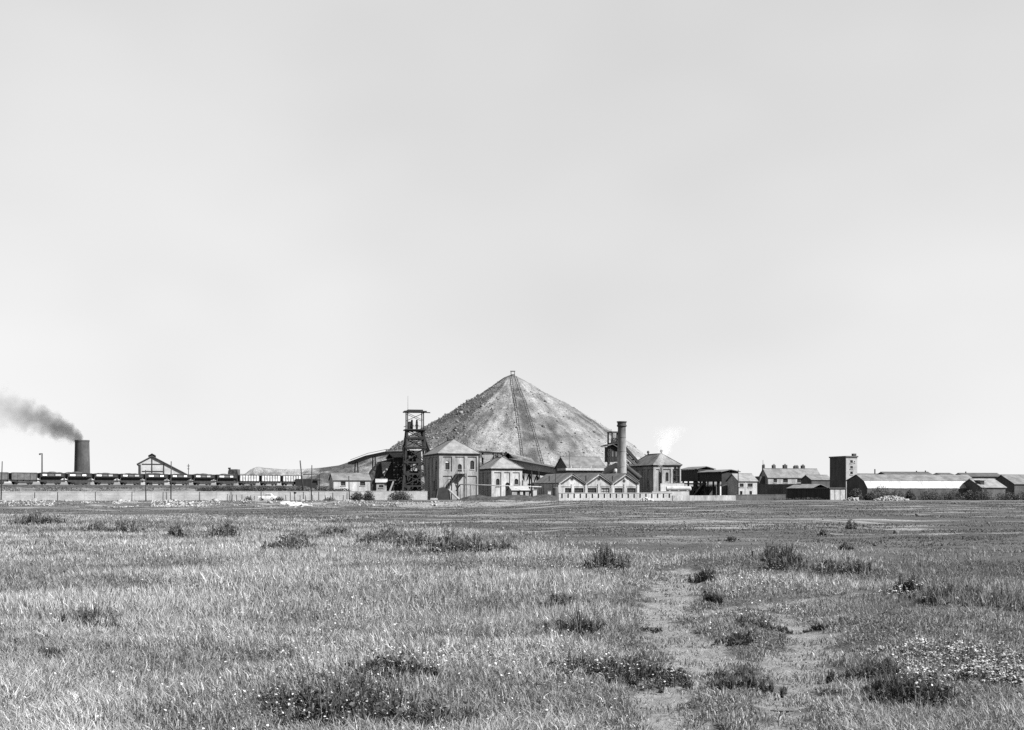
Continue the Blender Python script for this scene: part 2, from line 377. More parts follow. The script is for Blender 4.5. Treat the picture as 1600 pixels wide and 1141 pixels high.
st -= 0.22*ss(1.5*np.pi-0.55, 1.5*np.pi-0.95, RA2)*ss(40, 24, np.abs(RR-30)) 
st -= 0.4*ss(0.075, 0.03, np.abs(RA2-(1.5*np.pi+0.115+0.03*(fbm(RR*.1, RR*0, 48)-.5))))*ss(75, 60, RR)
st -= 0.16*ss(1.5*np.pi-.35, 1.5*np.pi-.8, RA2)  # left flank darker as a whole, right flank lighter
o = grid_mesh('spoil_heap', PX, PY, PZ, heap_mat(), dict(streak=np.clip(st, 0, 1)))
tag(o, 'tall conical spoil heap rising behind the colliery', kind='structure')

SKY = [(372,745),(383,741),(395,732),(403,729),(413,731),(430,732),(450,734),(470,733),(500,731),(530,727),(545,722),(560,718),(580,712),(600,707),(620,703),(650,700),(690,700),(740,702),(790,706),(830,716),(850,735)]
tx = np.linspace(372, 850, 240); ridge = gz(np.interp(tx, [a for a,_ in SKY], [b for _,b in SKY]), 405.0)
vv = np.linspace(-1, 1, 60); TXg, VV = np.meshgrid(tx, vv)
RID = np.interp(TXg, tx, ridge)
SX = gx(TXg, 405.0); SY = 405.0+VV*34
SZ = RID*(1-np.abs(VV)**1.25)+((fbm(SX*0.10, SY*0.10, 51)-0.5)*3.2+(fbm(SX*0.4, SY*0.4, 53)-0.5)*1.6)*ss(1, 0.75, np.abs(VV))*ss(0.0, 0.22, np.abs(VV))-1.2*np.abs(VV)**4
stt = np.clip(0.32+2.6*(fbm(SX*0.07, SY*0.14, 55)-0.5)+1.3*(fbm(SX*0.35, SY*0.35, 57)-0.5), 0, 1)
tag(grid_mesh('spoil_bank', SX, SY, SZ, heap_mat('side_spoil', 1.0), dict(streak=stt)), 'low broken spoil bank left of the heap', kind='structure')

hx = np.linspace(-600, 500, 160); hy = np.linspace(0, 1, 14); HXg, HYg = np.meshgrid(hx, hy)
HP = HX+FP*HXg/1400.0
hz = (768-np.interp(HP, [-100, 120, 230, 300, 350, 420, 520, 700, 1100, 1240, 1330, 1500], [752,750,745,739,737,735,738,745,752,748,748,752])+(fbm(HXg*0.02, HXg*0, 61)-0.5)*2)/FP*1400+CH
tag(grid_mesh('distant_hill', HXg, 1250+HYg*420, hz*np.sin(HYg*np.pi)**0.6-2, M['hill']), kind='structure')

# railway embankment: a long bank with a flat top, turf sides
TA = Vector((gx(57, 290.0), 290.0, 0)); TDIR = (Vector((gx(369, 327.0), 327.0, 0))-TA); TLEN = TDIR.length; TDIR.normalize()
TN = Vector((TDIR.y, -TDIR.x, 0)); TZ = 3.55      # towards the camera
ls = np.linspace(-90, 125, 220); cs = np.array([-30,-14,-9,-4.5,-3.2,-2,0,2,3.0,3.6,5,7,9.5,12.5,16,19,22]); 
prof = np.interp(cs, [-30,-14,-4,3.2,4,16,22], [-0.4,0.6,TZ-.25,TZ-.25,TZ-.5,0.2,-0.5])
LS, CSg = np.meshgrid(ls, cs); PR = np.repeat(prof[:,None], len(ls), 1)
EX = TA.x+TDIR.x*LS+TN.x*CSg; EY = TA.y+TDIR.y*LS+TN.y*CSg
EZ = PR+(fbm(EX*0.3, EY*0.3, 71)-0.5)*0.9*ss(3.2, 6, np.abs(CSg))-0.05
EZ -= ss(78, 120, LS)*PR*0.75
tag(grid_mesh('railway_embankment', EX, EY, EZ, M['bank']), kind='structure')
tag(grid_mesh('track_ballast', *(lambda L_, C_: (TA.x+TDIR.x*L_+TN.x*C_, TA.y+TDIR.y*L_+TN.y*C_, np.interp(np.abs(C_), [0,3.5,5.2], [TZ-.06,TZ-.07,TZ-1.0])+(fbm(L_*1.3, C_*1.3, 73)-.5)*.12))(*np.meshgrid(np.linspace(-85,100,260), np.linspace(-5,4.8,18))), M['coal']), kind='structure')
# rails under the wagons
def along(s, c=0.0, z=0.0): p = TA+TDIR*s+TN*c; return Vector((p.x, p.y, z))
tr = thing('railway_track', 'railway track on the embankment under the coal train', 'railway track')
for c in (-0.75, 0.75):
    MB().bar(along(-80, c, TZ-0.02), along(92, c, TZ-0.02), 0.08, 0.14).build('rail', M['rail'], tr)
sp = MB()
for k in range(0, 240): sp.bar(along(-79+k*0.71, -1.3, TZ-0.15), along(-79+k*0.71, 1.3, TZ-0.15), 0.25, 0.13)
tag(sp.build('sleepers', M['timber'], tr), kind='stuff')
# ------------------------------------------------------------------ haulage way and frame on the spoil heap
def on_heap(x, r):
    y = HC[1]-math.sqrt(max(r*r-(x-HC[0])**2, 0.01)); return Vector((x, y, float(heap_z(np.array(x), np.array(y)))+0.12))
for (x0, k), lab in zip(((-0.55, 0.075), (1.0, 0.165)), ('left-hand haulage track climbing the spoil heap to its summit', 'right-hand haulage track climbing the spoil heap to its summit')):
    t = thing('haulage_track', lab, 'haulage track', (0,0,0), group='haulage tracks on the spoil heap')
    rs = [2.2+i*1.5 for i in range(44)]
    for sgn in (-0.35, 0.35):
        b = MB(); pts = [on_heap(x0+k*r+sgn, r)+Vector((0,0,0.06)) for r in rs]
        for a, c in zip(pts, pts[1:]): b.bar(a, c, 0.13, 0.1)
        b.build('rail', M['bank'], t)
    b = MB()
    for r in np.arange(2.2, 66, 1.2): p = on_heap(x0+k*r-.6, r); q = on_heap(x0+k*r+.6, r); b.bar(p, q, 0.2, 0.06)
    tag(b.build('sleepers', M['earth'], t), kind='stuff')
p0 = on_heap(0.3, 1.5); t = thing('tipping_frame', 'small pale timber tipping frame on the summit of the spoil heap', 'frame', p0)
for x in (-0.7, 0.7):
    for y in (-0.7, 0.7): MB().bar((x,y,-0.8), (x*0.95,y*0.95,1.55), 0.3).build('post', M['timber_grey'], t)
for z in (1.5,):
    for y in (-0.66, 0.66): MB().bar((-0.95,y,z), (0.95,y,z), 0.3, 0.3).build('beam', M['timber_grey'], t)
MB().bar((-0.8,-0.9,0.1), (0.8,-0.9,0.1), 0.22, 0.4).build('rail_beam', M['timber_grey'], t)

n = 8000; ang = 1.5*np.pi+RNG.uniform(-1.75, 1.75, n); rad = 74*np.sqrt(RNG.random(n)); kq = RNG.random(n) < np.where(ang < 1.5*np.pi-.3, .95, .2)*ss(3, 14, rad)
ang, rad = ang[kq], rad[kq]; bx_, by_ = HC[0]+rad*np.cos(ang), HC[1]+rad*np.sin(ang)
HEAP_STONES = np.stack([bx_, by_, heap_z(bx_, by_)+.05], -1)

# ------------------------------------------------------------------ hipped engine houses
def engine_house(fr, pxR, D, eave, rise, bays, label, m, roofm, front_open, bands, left_bays=4, left_open=(), base_z=0.0, finials=True, dorm=None):
    t = thing('engine_house', label, 'engine house', fr.loc, fr.th)
    W = fr.u(pxR); r = 0.2; x0, y0 = r, r
    # front: core wall set back, with pilasters and bands proud of it (recessed panels)
    f = MB(); f.holes(0.02, W-0.02, base_z, eave, front_open, r, 0.35)
    f.build('wall', M[m], t).update_tag()
    MB().box(r+0.01, r+0.36, r+0.353, D-r, base_z, eave).build('side_wall', M[m], t)
    MB().box(W-r-0.36, W-r-0.01, r+0.353, D-r, base_z, eave).build('side_wall', M[m], t)
    MB().box(0.02, W-0.02, D-r+0.003, D, base_z, eave).build('back_wall', M[m], t)
    edges = [0.0]+[x for b in bays for x in b]+[W]
    for a, b in zip(edges[::2], edges[1::2]): MB().box(a, b, 0.0, r-0.002, base_z, eave-0.01).build('pilaster', M[m], t)
    for z0, z1 in bands:
        for a, b in bays: MB().box(a+0.002, b-0.002, 0.01, r-0.002, z0, z1).build('band', M[m], t)
    n = left_bays
    for k in range(n+1):
        y = 0.02+(D-0.9-0.02)*k/n; MB().box(0.0, r+0.008, max(y, r+0.005), y+0.85, base_z, eave-0.012).build('pilaster', M[m], t)
        MB().box(W-r-0.008, W, max(y, r+0.005), y+0.85, base_z, eave-0.012).build('pilaster', M[m], t)
    for z0, z1 in bands[:1]:
        MB().box(0.012, r+0.006, r+0.02, D-0.05, z0, z1).build('band', M[m], t)
    for (y, z0, z1, w) in left_open: MB().box(r-0.03, r+0.008, y, y+w, z0, z1).build('side_window', M['glass'], t)
    c = MB()
    for k, (e, z0, z1) in enumerate(((0.12, eave-0.05, eave+0.12), (0.3, eave+0.123, eave+0.32))):
        c.box(-e, W+e, -e, D+e, z0, z1)
    c.build('cornice', M['brick_dark'], t)
    e = 0.42; h = W/2+e; z0 = eave+0.325; rf = MB()
    A = [(-e,-e,z0), (W+e,-e,z0), (W+e,D+e,z0), (-e,D+e,z0), (W/2, -e+h, eave+rise), (W/2, D+e-h, eave+rise)]
    rf.add(A, [(0,1,4), (1,2,5,4), (2,3,5), (3,0,4,5), (3,2,1,0)])
    ro = rf.build('roof', M[roofm], t)
    rt = MB()
    for a, b in ((0,4),(1,4),(4,5),(3,5),(2,5)): rt.bar(Vector(A[a])+Vector((0,0,.03)), Vector(A[b])+Vector((0,0,.03)), 0.22, 0.12)
    rt.build('ridge_tiles', M[roofm], ro)
    if finials:
        for k in (4, 5):
            b = MB(); q = A[k]; b.rings([(0.22,0),(0.22,0.5),(0.42,0.55),(0.34,0.95),(0.1,1.15)], 8, (q[0],q[1],q[2]-0.1)); b.build('finial', M['stack_dark'], ro)
    for op in front_open:
        ar = len(op) > 4
        window(t, op[0]+0.002, op[1]-0.002, op[2]+0.002, op[3]-0.002, r+0.22, 'door' if len(op) > 5 else 'window', ar, 4, 2, sill=len(op) < 6)
    return t, W
E1 = Frame(686, 300.0); z = E1.z
u = E1.u
bays1 = [(u(692),u(706.3)), (u(711.3),u(726)), (u(730.6),u(745))]
op1 = [(u(696.2),u(702.5),z(734),z(720),'arch'), (u(735),u(741.2),z(733.3),z(719.2),'arch'), (u(715.5),u(721.8),z(738.8),z(725),'arch','door')]
EH1, W1 = engine_house(E1, 748.2, 17.0, z(710.5), 4.0, bays1, 'big two-storey brick engine house with outside stair, beside the left headframe', 'brick', 'slate_pale', op1,
    [(z(713.4), E1.z(710.5)-0.02), (z(743.5), z(737))], 4, [(3.2, 7.2, 9.6, 1.2), (8.2, 7.2, 9.6, 1.2), (12.8, 7.2, 9.6, 1.2), (5.8, 2.2, 4.6, 1.2)])
# whitened fanlight in the left window
MB().box(op1[0][0]+0.05, op1[0][1]-0.05, 0.33, 0.36, z(722.8), z(720.9)).build('fanlight', M['white'], EH1)
MB().tube((W1+0.12, -0.12, 0.2), (W1+0.12, -0.12, z(705)), 0.09, n=6).build('downpipe', M['iron'], EH1)

# the outside stair is a steel thing of its own, standing against the front
st_ = thing('outside_stair', 'steel stair in two flights up to the engine house door', 'stair', E1.loc, E1.th)
za, zb = z(740), z(763); ua, ub = u(712.5), u(697.5)
MB().box(ua, u(727), -1.5, -0.02, za-0.12, za).build('landing', M['iron_grey'], st_)
for y in (-1.45, -0.15):
    MB().bar((ua,y,za-0.1), (ub,y,zb-0.1), 0.1, 0.34).build('stringer', M['steel'], st_)
for k in range(16):
    s = (k+0.5)/16; MB().box(ua+(ub-ua)*s-0.14, ua+(ub-ua)*s+0.14, -1.4, -0.2, za-0.1+(zb-za)*s-0.03, za-0.1+(zb-za)*s+0.01).build('tread', M['steel'], st_)
MB().box(u(694), ub, -3.0, -0.05, zb-0.15, zb-0.03).build('half_landing', M['steel'], st_)
MB().bar((ua,-1.5,za+1.0), (ub,-1.5,zb+1.0), 0.06).build('handrail', M['iron_grey'], st_)
MB().bar((ua,-1.5,za+1.0), (u(727),-1.5,za+1.0), 0.06).build('handrail', M['offwhite'], st_)
for q in range(5): x = ua+(u(727)-ua)*q/4; MB().bar((x,-1.5,za), (x,-1.5,za+1.0), 0.05).build('baluster', M['iron_grey'], st_)
for q in range(6): s = q/5; x = ua+(ub-ua)*s; zz = za+(zb-za)*s; MB().bar((x,-1.5,zz-0.1), (x,-1.5,zz+1.0), 0.05).build('baluster', M['iron_grey'], st_)
uc, zc = u(714), 0.1
for y in (-2.9, -1.7): MB().bar((ub-0.2,y,zb-0.1), (uc,y,zc), 0.14, 0.34).build('stringer', M['offwhite'], st_)
for k in range(12): s = (k+0.5)/12; MB().box(ub-0.2+(uc-ub+0.2)*s-0.14, ub-0.2+(uc-ub+0.2)*s+0.14, -2.85, -1.75, zb-0.1+(zc-zb+0.1)*s-0.02, zb-0.1+(zc-zb+0.1)*s+0.02).build('tread', M['steel'], st_)
for x in (u(694)+0.1, ub-0.1):
    for y in (-2.9, -0.2): MB().bar((x,y,0), (x,y,zb-0.16), 0.14).build('post', M['steel'], st_)
for x in (ua+0.2, u(727)-0.1): MB().bar((x,-1.4,0), (x,-1.4,za-0.13), 0.14).build('post', M['steel'], st_)
# curved brace below the landing
cv = MB(); cpts = [(u(727)-0.1, -1.42, za-2.6), (u(726), -1.42, za-1.3), (u(724), -1.42, za-0.5), (u(720), -1.42, za-0.2)]
for a, b in zip(cpts, cpts[1:]): cv.bar(a, b, 0.14)
cv.build('brace', M['steel'], st_)

E2 = Frame(768, 325.0); z2 = E2.z; u2 = E2.u
bays2 = [(u2(772),u2(783.3)), (u2(787.5),u2(797)), (u2(801),u2(812))]
op2 = [(u2(775.2),u2(781),z2(760.5),z2(748),'arch'), (u2(804.2),u2(810),z2(757),z2(748),'arch'), (u2(790),u2(796.5),0.1,z2(754),'arch','door')]
EH2, W2 = engine_house(E2, 816, 15.0, z2(734), 3.5, bays2, 'lower hipped brick engine house between the big engine house and the gantry', 'brick_pale', 'slate_pale', op2, [(z2(738), z2(734)-0.02)], 3)

E3 = Frame(1021, 335.0); z3 = E3.z; u3 = E3.u
bays3 = [(u3(1025),u3(1031)), (u3(1036),u3(1048)), (u3(1051),u3(1060))]
op3 = [(u3(1040.2),u3(1045),z3(752),z3(738),'arch'), (u3(1053),u3(1057),z3(752),z3(735))]
EH3, W3 = engine_house(E3, 1063.5, E3.v(984), z3(728.5), 3.6, bays3, 'weathered hipped engine house with steam rising at its corner', 'brick', 'slate', op3, [(z3(733), z3(728.5)-0.02)], 4)
for px in (1033, 1055.5, 1061): MB().tube((u3(px), -0.2, 0.2), (u3(px), -0.2, z3(727)), 0.16, n=8).build('downpipe', M['iron'], EH3)
for row in (732.5, 743): MB().bar((u3(1054), -0.35, z3(row)), (u3(1061), -0.35, z3(row)), 0.2).build('pipe_bracket', M['iron'], EH3)

# ------------------------------------------------------------------ headframes
def lattice(m, p, q, w=0.22): m.bar(p, q, w)
H1 = at(648, 775, 326.0); h1 = thing('headframe', 'tall lattice winding headframe with roofed pulley deck at left of the spoil heap', 'headframe', (H1.x, 326.0, 0), R(11))
zt = lambda row: gz(row, 326.0)
zd, zp, zr = zt(673), zt(700), zt(644.5)
def half(zz): return np.interp(zz, [0, zp, zd], [3.7, 2.9, 2.1])
for sx_ in (-1, 1):
    for sy_ in (-1, 1):
        MB().bar((sx_*half(0), sy_*half(0), 0), (sx_*half(zd), sy_*half(zd), zd), 0.5).build('leg', M['steel'], h1)
lv = [0, 3.4, 6.6, 9.6, zp, zt(685), zd]
for a, b in zip(lv, lv[1:]):
    for sd_ in range(4):
        m = MB(); ha, hb = half(a), half(b)
        ca = [(-ha,-ha),(ha,-ha),(ha,ha),(-ha,ha)]; cb = [(-hb,-hb),(hb,-hb),(hb,hb),(-hb,hb)]
        i, j = sd_, (sd_+1)%4
        m.bar((*ca[i], a+0.1), (*cb[j], b), 0.22); m.bar((*ca[j], a+0.1), (*cb[i], b), 0.22); m.build('cross_brace', M['steel'], h1)
        MB().bar((*cb[i], b), (*cb[j], b), 0.3, 0.42).build('girder', M['steel'], h1)
dk = MB().box(-2.75, 2.75, -2.75, 2.75, zd, zd+0.3); dk.build('pulley_deck', M['steel'], h1)
MB().box(-2.5, 2.5, -2.5, 2.5, zt(687), zt(684)).build('lower_deck', M['steel'], h1)
for k in range(4):
    a = [(-2.6,-2.6),(2.6,-2.6),(2.6,2.6),(-2.6,2.6)]; p, q = a[k], a[(k+1)%4]
    MB().bar((*p, zd+1.1), (*q, zd+1.1), 0.08).build('deck_rail', M['steel'], h1)
for x in (-2.1, 2.1):
    for y in (-1.9, 1.9): MB().bar((x, y, zd), (x, y, zr), 0.26).build('roof_post', M['steel'], h1)
m = MB()
for y in (-1.9, 1.9): m.bar((-2.1,y,zd+2.6), (2.1,y,zr-0.3), 0.12); m.bar((2.1,y,zd+2.6), (-2.1,y,zr-0.3), 0.12)
m.build('roof_brace', M['steel'], h1)
MB().box(-2.9, 2.9, -2.5, 2.5, zr, zr+0.28).build('canopy', M['steel'], h1)
MB().box(-2.0, 2.0, -1.8, 1.8, zr+0.282, zr+0.62).build('canopy_cap', M['steel'], h1)
MB().bar((1.5,0.2,zr+0.1), (4.1,-0.2,zr-0.05), 0.3, 0.25).build('lifting_beam', M['steel'], h1)
def sheave(parent, c, rad, axis='x', m='steel'):
    n = 20; w = MB(); vs = []
    for k in range(n):
        a = 2*math.pi*k/n
        for rr_, dx in ((rad, -0.14), (rad, 0.14), (rad-0.22, 0.1), (rad-0.22, -0.1)):
            vs.append((c[0]+dx, c[1]+rr_*math.cos(a), c[2]+rr_*math.sin(a)))
    fs = []
    for k in range(n):
        b, d = 4*k, 4*((k+1)%n)
        for e in range(4): fs.append((b+e, b+(e+1)%4, d+(e+1)%4, d+e))
    w.add(vs, fs)
    for k in range(4):
        a = math.pi*k/4; w.bar((c[0], c[1]-rad*0.95*math.cos(a), c[2]-rad*0.95*math.sin(a)), (c[0], c[1]+rad*0.95*math.cos(a), c[2]+rad*0.95*math.sin(a)), 0.1)
    w.tube((c[0]-0.4,c[1],c[2]), (c[0]+0.4,c[1],c[2]), 0.2, n=8)
    return w.build('pulley_wheel', M[m], parent)
for x in (-0.75, 0.55): sheave(h1, (x, 0.0, zd+1.35), 1.55)
MB().box(-1.75, -1.15, -1.2, 1.2, zd+0.3, zd+2.3).build('bearing_block', M['steel'], h1)
MB().tube((-2.0,-1.8,zr+0.6), (-2.0,-1.8,zr+4.2), 0.05, 0.03, 6).build('lightning_rod', M['iron_grey'], h1)
for y in (-1.6, 1.6): MB().bar((half(zd)-0.2, y, zd-0.2), (5.4, y*1.2-3.0, zp-7.0), 0.42).build('back_stay', M['steel'], h1)
m = MB()
for k in range(26): m.bar((-3.3, -3.2, 0.5+k*0.5), (-2.7, -3.2, 0.5+k*0.5), 0.05)
m.bar((-3.3,-3.2,0.2), (-3.3,-3.2,13.6), 0.08); m.bar((-2.7,-3.2,0.2), (-2.7,-3.2,13.6), 0.08)
m.build('ladder', M['iron'], h1)

# dark heapstead round its foot
HS = Frame(645, 322.0, R(16)); hs = thing('heapstead', 'dark iron-clad heapstead building at the foot of the left headframe', 'heapstead', HS.loc, HS.th)
zz1 = HS.z(712)
MB().box(HS.u(621), HS.u(650), 5.5, 16, 0, HS.z(715)).build('wall', M['iron'], hs)
MB().box(HS.u(646), HS.u(668), 8, 16, 0, HS.z(704, 0, 8)).build('wall', M['iron'], hs)
MB().pry([(HS.u(599),HS.z(746)),(HS.u(622)-0.01,0.2),(HS.u(622)-0.01,HS.z(716)),(HS.u(602),HS.z(721))], 7.0, 12.0).build('screen_wing', M['iron'], hs)
MB().prx([(5.0,HS.z(715)),(10.8,HS.z(708)),(16.4,HS.z(715)),(16.4,HS.z(715)+0.2),(10.8,HS.z(708)+0.25),(5.0,HS.z(715)+0.2)], HS.u(620), HS.u(651)).build('roof', M['slate_dark'], hs)
MB().pry([(HS.u(605),HS.z(740)),(HS.u(608),HS.z(743)),(HS.u(619),HS.z(721)),(HS.u(603),HS.z(721))], 6.7, 6.98).build('tapered_plate', M['render'], hs)  # sunlit patch put in as a pale plate with slanting shadow edge
MB().box(HS.u(648), HS.u(659), 5.2, 7.9, HS.z(735.5), HS.z(723)).build('cabin', M['render'], hs)
MB().prx([(5.0,HS.z(722.9)),(7.9,HS.z(721)),(7.9,HS.z(720.4)),(5.0,HS.z(722.3))], HS.u(647.5), HS.u(659.5)).build('cabin_roof', M['slate'], hs)
MB().pry([(HS.u(576),0),(HS.u(602)-.02,0),(HS.u(602)-.02,HS.z(723)),(HS.u(596),HS.z(728)),(HS.u(584),HS.z(744))], 7.6, 12.5).build('waste_chute', M['coal'], hs)
for k in range(5): MB().bar((HS.u(627+k*8), 5.3, 0), (HS.u(627+k*8), 5.3, HS.z(716)), 0.28).build('stanchion', M['steel'], hs)
for row in (729, 742, 756): MB().bar((HS.u(622), 5.25, HS.z(row)), (HS.u(662), 5.25, HS.z(row)), 0.24).build('girder', M['steel'], hs)

# trestle gantry that leaves the headframe to the left over the spoil
g = thing('tub_gantry', 'dark trestle gantry running left from the headframe onto the spoil bank', 'gantry')
pts = [at(548, 724, 372), at(575, 714, 362), at(604, 708, 350), at(640, 707, 334)]
for a, b in zip(pts, pts[1:]):
    MB().bar(a, b, 1.8, 0.7).build('deck', M['steel'], g); MB().bar(a+Vector((0,-0.9,1.0)), b+Vector((0,-0.9,1.0)), 0.1).build('handrail', M['steel'], g)
for k in (1, 4, 7, 9):
    s = k/9; p = pts[0].lerp(pts[1], min(s*3, 1)) if s < 1/3 else (pts[1].lerp(pts[2], (s-1/3)*3) if s < 2/3 else pts[2].lerp(pts[3], (s-2/3)*3))
    m = MB(); m.bar(p+Vector((-0.2,-0.8,0)), (p.x-0.7, p.y-1.6, 0.0), 0.32); m.bar(p+Vector((0.2,0.8,0)), (p.x+0.7, p.y+1.6, 0.0), 0.32)
    m.bar((p.x-0.5,p.y-1.3,p.z*0.5), (p.x+0.5,p.y+1.3,p.z*0.5), 0.25); m.build('trestle', M['steel'], g)

# second headframe, half hidden by the chimney
H2 = Frame(958, 345.0, R(16)); h2 = thing('headframe', 'squat clad headframe partly hidden behind the tall round chimney', 'headframe', H2.loc, H2.th)
hz_ = lambda row: gz(row, 345.0); hu = lambda px: gx(px, 345.0)-H2.X
MB().box(hu(948.5), hu(961), -2.2, 2.2, hz_(722), hz_(698.5)).build('clad_tower', M['iron'], h2)
for a, b_ in ((735,728),(728,721),(721,712),(712,703)):
    for x0, x1 in ((944.5,949),(961,965.5)):
        m = MB(); m.bar((hu(x0),-2.3,hz_(a)), (hu(x1),-2.3,hz_(b_)), 0.2); m.bar((hu(x1),-2.3,hz_(a)), (hu(x0),-2.3,hz_(b_)), 0.2); m.bar((hu(x0),-2.3,hz_(b_)), (hu(x1),-2.3,hz_(b_)), 0.24); m.build('cross_brace', M['steel'], h2)
MB().bar((hu(965.5),-2.3,0), (hu(965.5),-2.3,hz_(700)), .36).build('leg', M['steel'], h2)
MB().pry([(hu(943),hz_(698)),(hu(951.5),hz_(695.2)),(hu(963),hz_(702)),(hu(963),hz_(700.8)),(hu(951.5),hz_(694)),(hu(943),hz_(696.6))], -2.9, 2.9).build('roof', M['iron_grey'], h2)
for a, b in ((hu(953), -1.6), (hu(968), -1.6), (hu(953), 1.6), (hu(968), 1.6)): MB().bar((a,b,hz_(700)), (a,b,hz_(675)), 0.36).build('post', M['steel'], h2)
MB().box(hu(952), hu(970), -2.0, 2.0, hz_(676.4), hz_(674.6)).build('canopy', M['iron_grey'], h2)
MB().box(hu(953.5), hu(969), -2.0, 2.0, hz_(694), hz_(692)).build('pulley_deck', M['steel'], h2)
MB().bar((hu(954),-2,hz_(686)), (hu(969),-2,hz_(686)), 0.16).build('deck_rail', M['steel'], h2)
for px in (957.5, 963): sheave(h2, (hu(px), 0, hz_(691)), 1.2)
MB().box(hu(944), hu(946), -2.3, -2.0, 0, hz_(706)).build('leg', M['steel'], h2)
for y in (-1.8, 1.8):
    MB().bar((hu(966),y,hz_(692)), (hu(996),y,hz_(723)), 0.75).build('back_stay', M['steel'], h2)
    MB().bar((hu(964),y,hz_(704)), (hu(991),y,hz_(726)), 0.55).build('inner_stay', M['iron_grey'], h2)
for k in range(4): s = (k+0.5)/4; MB().bar((hu(966+s*28),-1.8,hz_(692+s*30)), (hu(966+s*28),1.8,hz_(692+s*30)), 0.3).build('tie', M['steel'], h2)
for a in (hu(945.8), hu(961.7)):
    for y in (-2.2, 2.2): MB().bar((a,y,0), (a,y,hz_(734)), 0.5).build('leg', M['steel'], h2)
for px in (951, 957): MB().box(hu(px), hu(px+2.4), -2.3, -2.195, hz_(714), hz_(706)).build('vent_panel', M['iron_grey'], h2)
for k in range(6): MB().box(hu(948.7+k*2.4), hu(948.7+k*2.4)+0.09, -2.27, -2.19, hz_(721), hz_(699)).build('cladding_rib', M['steel'], h2)

# ------------------------------------------------------------------ round chimneys
def soot_top(m, z0, z1, k):                          # soot staining that thickens towards the mouth
    N = m.node_tree.nodes; L = m.node_tree.links; p = N['Principled BSDF']; src = p.inputs['Base Color'].links[0].from_socket
    tc = N.new('ShaderNodeTexCoord'); sp = N.new('ShaderNodeSeparateXYZ'); L.new(tc.outputs['Object'], sp.inputs[0])
    nz = N.new('ShaderNodeTexNoise'); nz.inputs['Scale'].default_value = 0.5; L.new(tc.outputs['Object'], nz.inputs['Vector'])
    ad = N.new('ShaderNodeMath'); ad.operation = 'MULTIPLY_ADD'; ad.inputs[1].default_value = 5.0; L.new(nz.outputs[0], ad.inputs[0]); L.new(sp.outputs['Z'], ad.inputs[2])
    mr = N.new('ShaderNodeMapRange'); mr.inputs['From Min'].default_value = z0+2.5; mr.inputs['From Max'].default_value = z1+2.5; mr.inputs['To Min'].default_value = 1; mr.inputs['To Max'].default_value = k
    L.new(ad.outputs[0], mr.inputs[0]); cc = N.new('ShaderNodeCombineColor')
    for i in range(3): L.new(mr.outputs[0], cc.inputs[i])
    mx = N.new('ShaderNodeMix'); mx.data_type = 'RGBA'; mx.blend_type = 'MULTIPLY'; mx.inputs[0].default_value = 1; L.new(src, mx.inputs[6]); L.new(cc.outputs[0], mx.inputs[7]); L.new(mx.outputs[2], p.inputs['Base Color'])
soot_top(M['stack'], 10.5, 18.5, 0.2)
def chimney(px, d, rows, radii, cap, label, m, capm):
    X = gx(px, d); t = thing('chimney', label, 'chimney', (X, d, 0))
    zt_ = gz(rows, d)
    b = MB(); n = 12
    b.rings([(radii[0]+(radii[1]-radii[0])*k/n, zt_*k/n) for k in range(n+1)], 40, cap=False)
    b.build('shaft', M[m], t, True)
    if cap:
        c = MB(); r = radii[1]; c.rings([(r+0.02,zt_-1.3),(r+0.3,zt_-1.05),(r+0.3,zt_-0.8),(r+0.14,zt_-0.75),(r+0.14,zt_-0.2),(r+0.3,zt_-0.1),(r+0.3,zt_+0.15),(r-0.25,zt_+0.15),(r-0.25,zt_-2)], 40, cap=False); c.build('cap', M[capm], t)
    else:
        c = MB(); r = radii[1]; c.rings([(r+0.03,zt_-0.5),(r+0.08,zt_-0.45),(r+0.08,zt_+0.02),(r-0.35,zt_+0.02),(r-0.4,zt_-2)], 40, cap=False); c.build('rim', M[capm], t)
    if cap:
        for row in (0.42, 0.62, 0.8):
            zz = zt_*row; r = radii[0]+(radii[1]-radii[0])*row
            MB().rings([(r+0.003,zz),(r+0.05,zz+0.01),(r+0.05,zz+0.13),(r+0.003,zz+0.14)], 40, cap=False).build('iron_band', M[m], t)
    return t
chimney(971.5, 308.0, 659.5, (1.32, 0.95), True, 'tall slender round brick chimney with dark moulded cap', 'stack', 'stack_dark')
chimney(128.3, 345.0, 688.0, (2.3, 1.9), False, 'thick sooty chimney trailing dark smoke behind the train', 'stack_dark', 'stack_dark')
# ------------------------------------------------------------------ three-gabled workshop
WF = Frame(873, 284.0); wu, wz = WF.u, WF.z
ws = thing('gabled_workshop', 'pale brick workshop with three gables in front of the round chimney', 'workshop', WF.loc, WF.th)
WD = WF.v(834); WW = wu(998.5); val = [0.0, wu(915.5), wu(957), WW]
ze = wz(756); ops = [(wu(a), wu(b), 1.2, wz(762.6)) for a, b in ((883,892.5),(897.5,912),(918.5,932.5),(940,953),(960.5,973.5),(980.3,994))]
MB().holes(0, WW, 0, ze, ops, 0.15, 0.35).build('wall', M['brick_pale'], ws)
MB().box(0.0, 0.35, 0.505, WD, 0, ze).build('side_wall', M['brick_pale'], ws)
MB().box(WW-0.35, WW, 0.505, WD, 0, ze).build('side_wall', M['brick_pale'], ws)
for k in range(6): MB().box(-0.12, -0.003, 1.0+k*(WD-2)/5, 1.6+k*(WD-2)/5, 0, ze-0.02).build('pilaster', M['brick_pale'], ws)
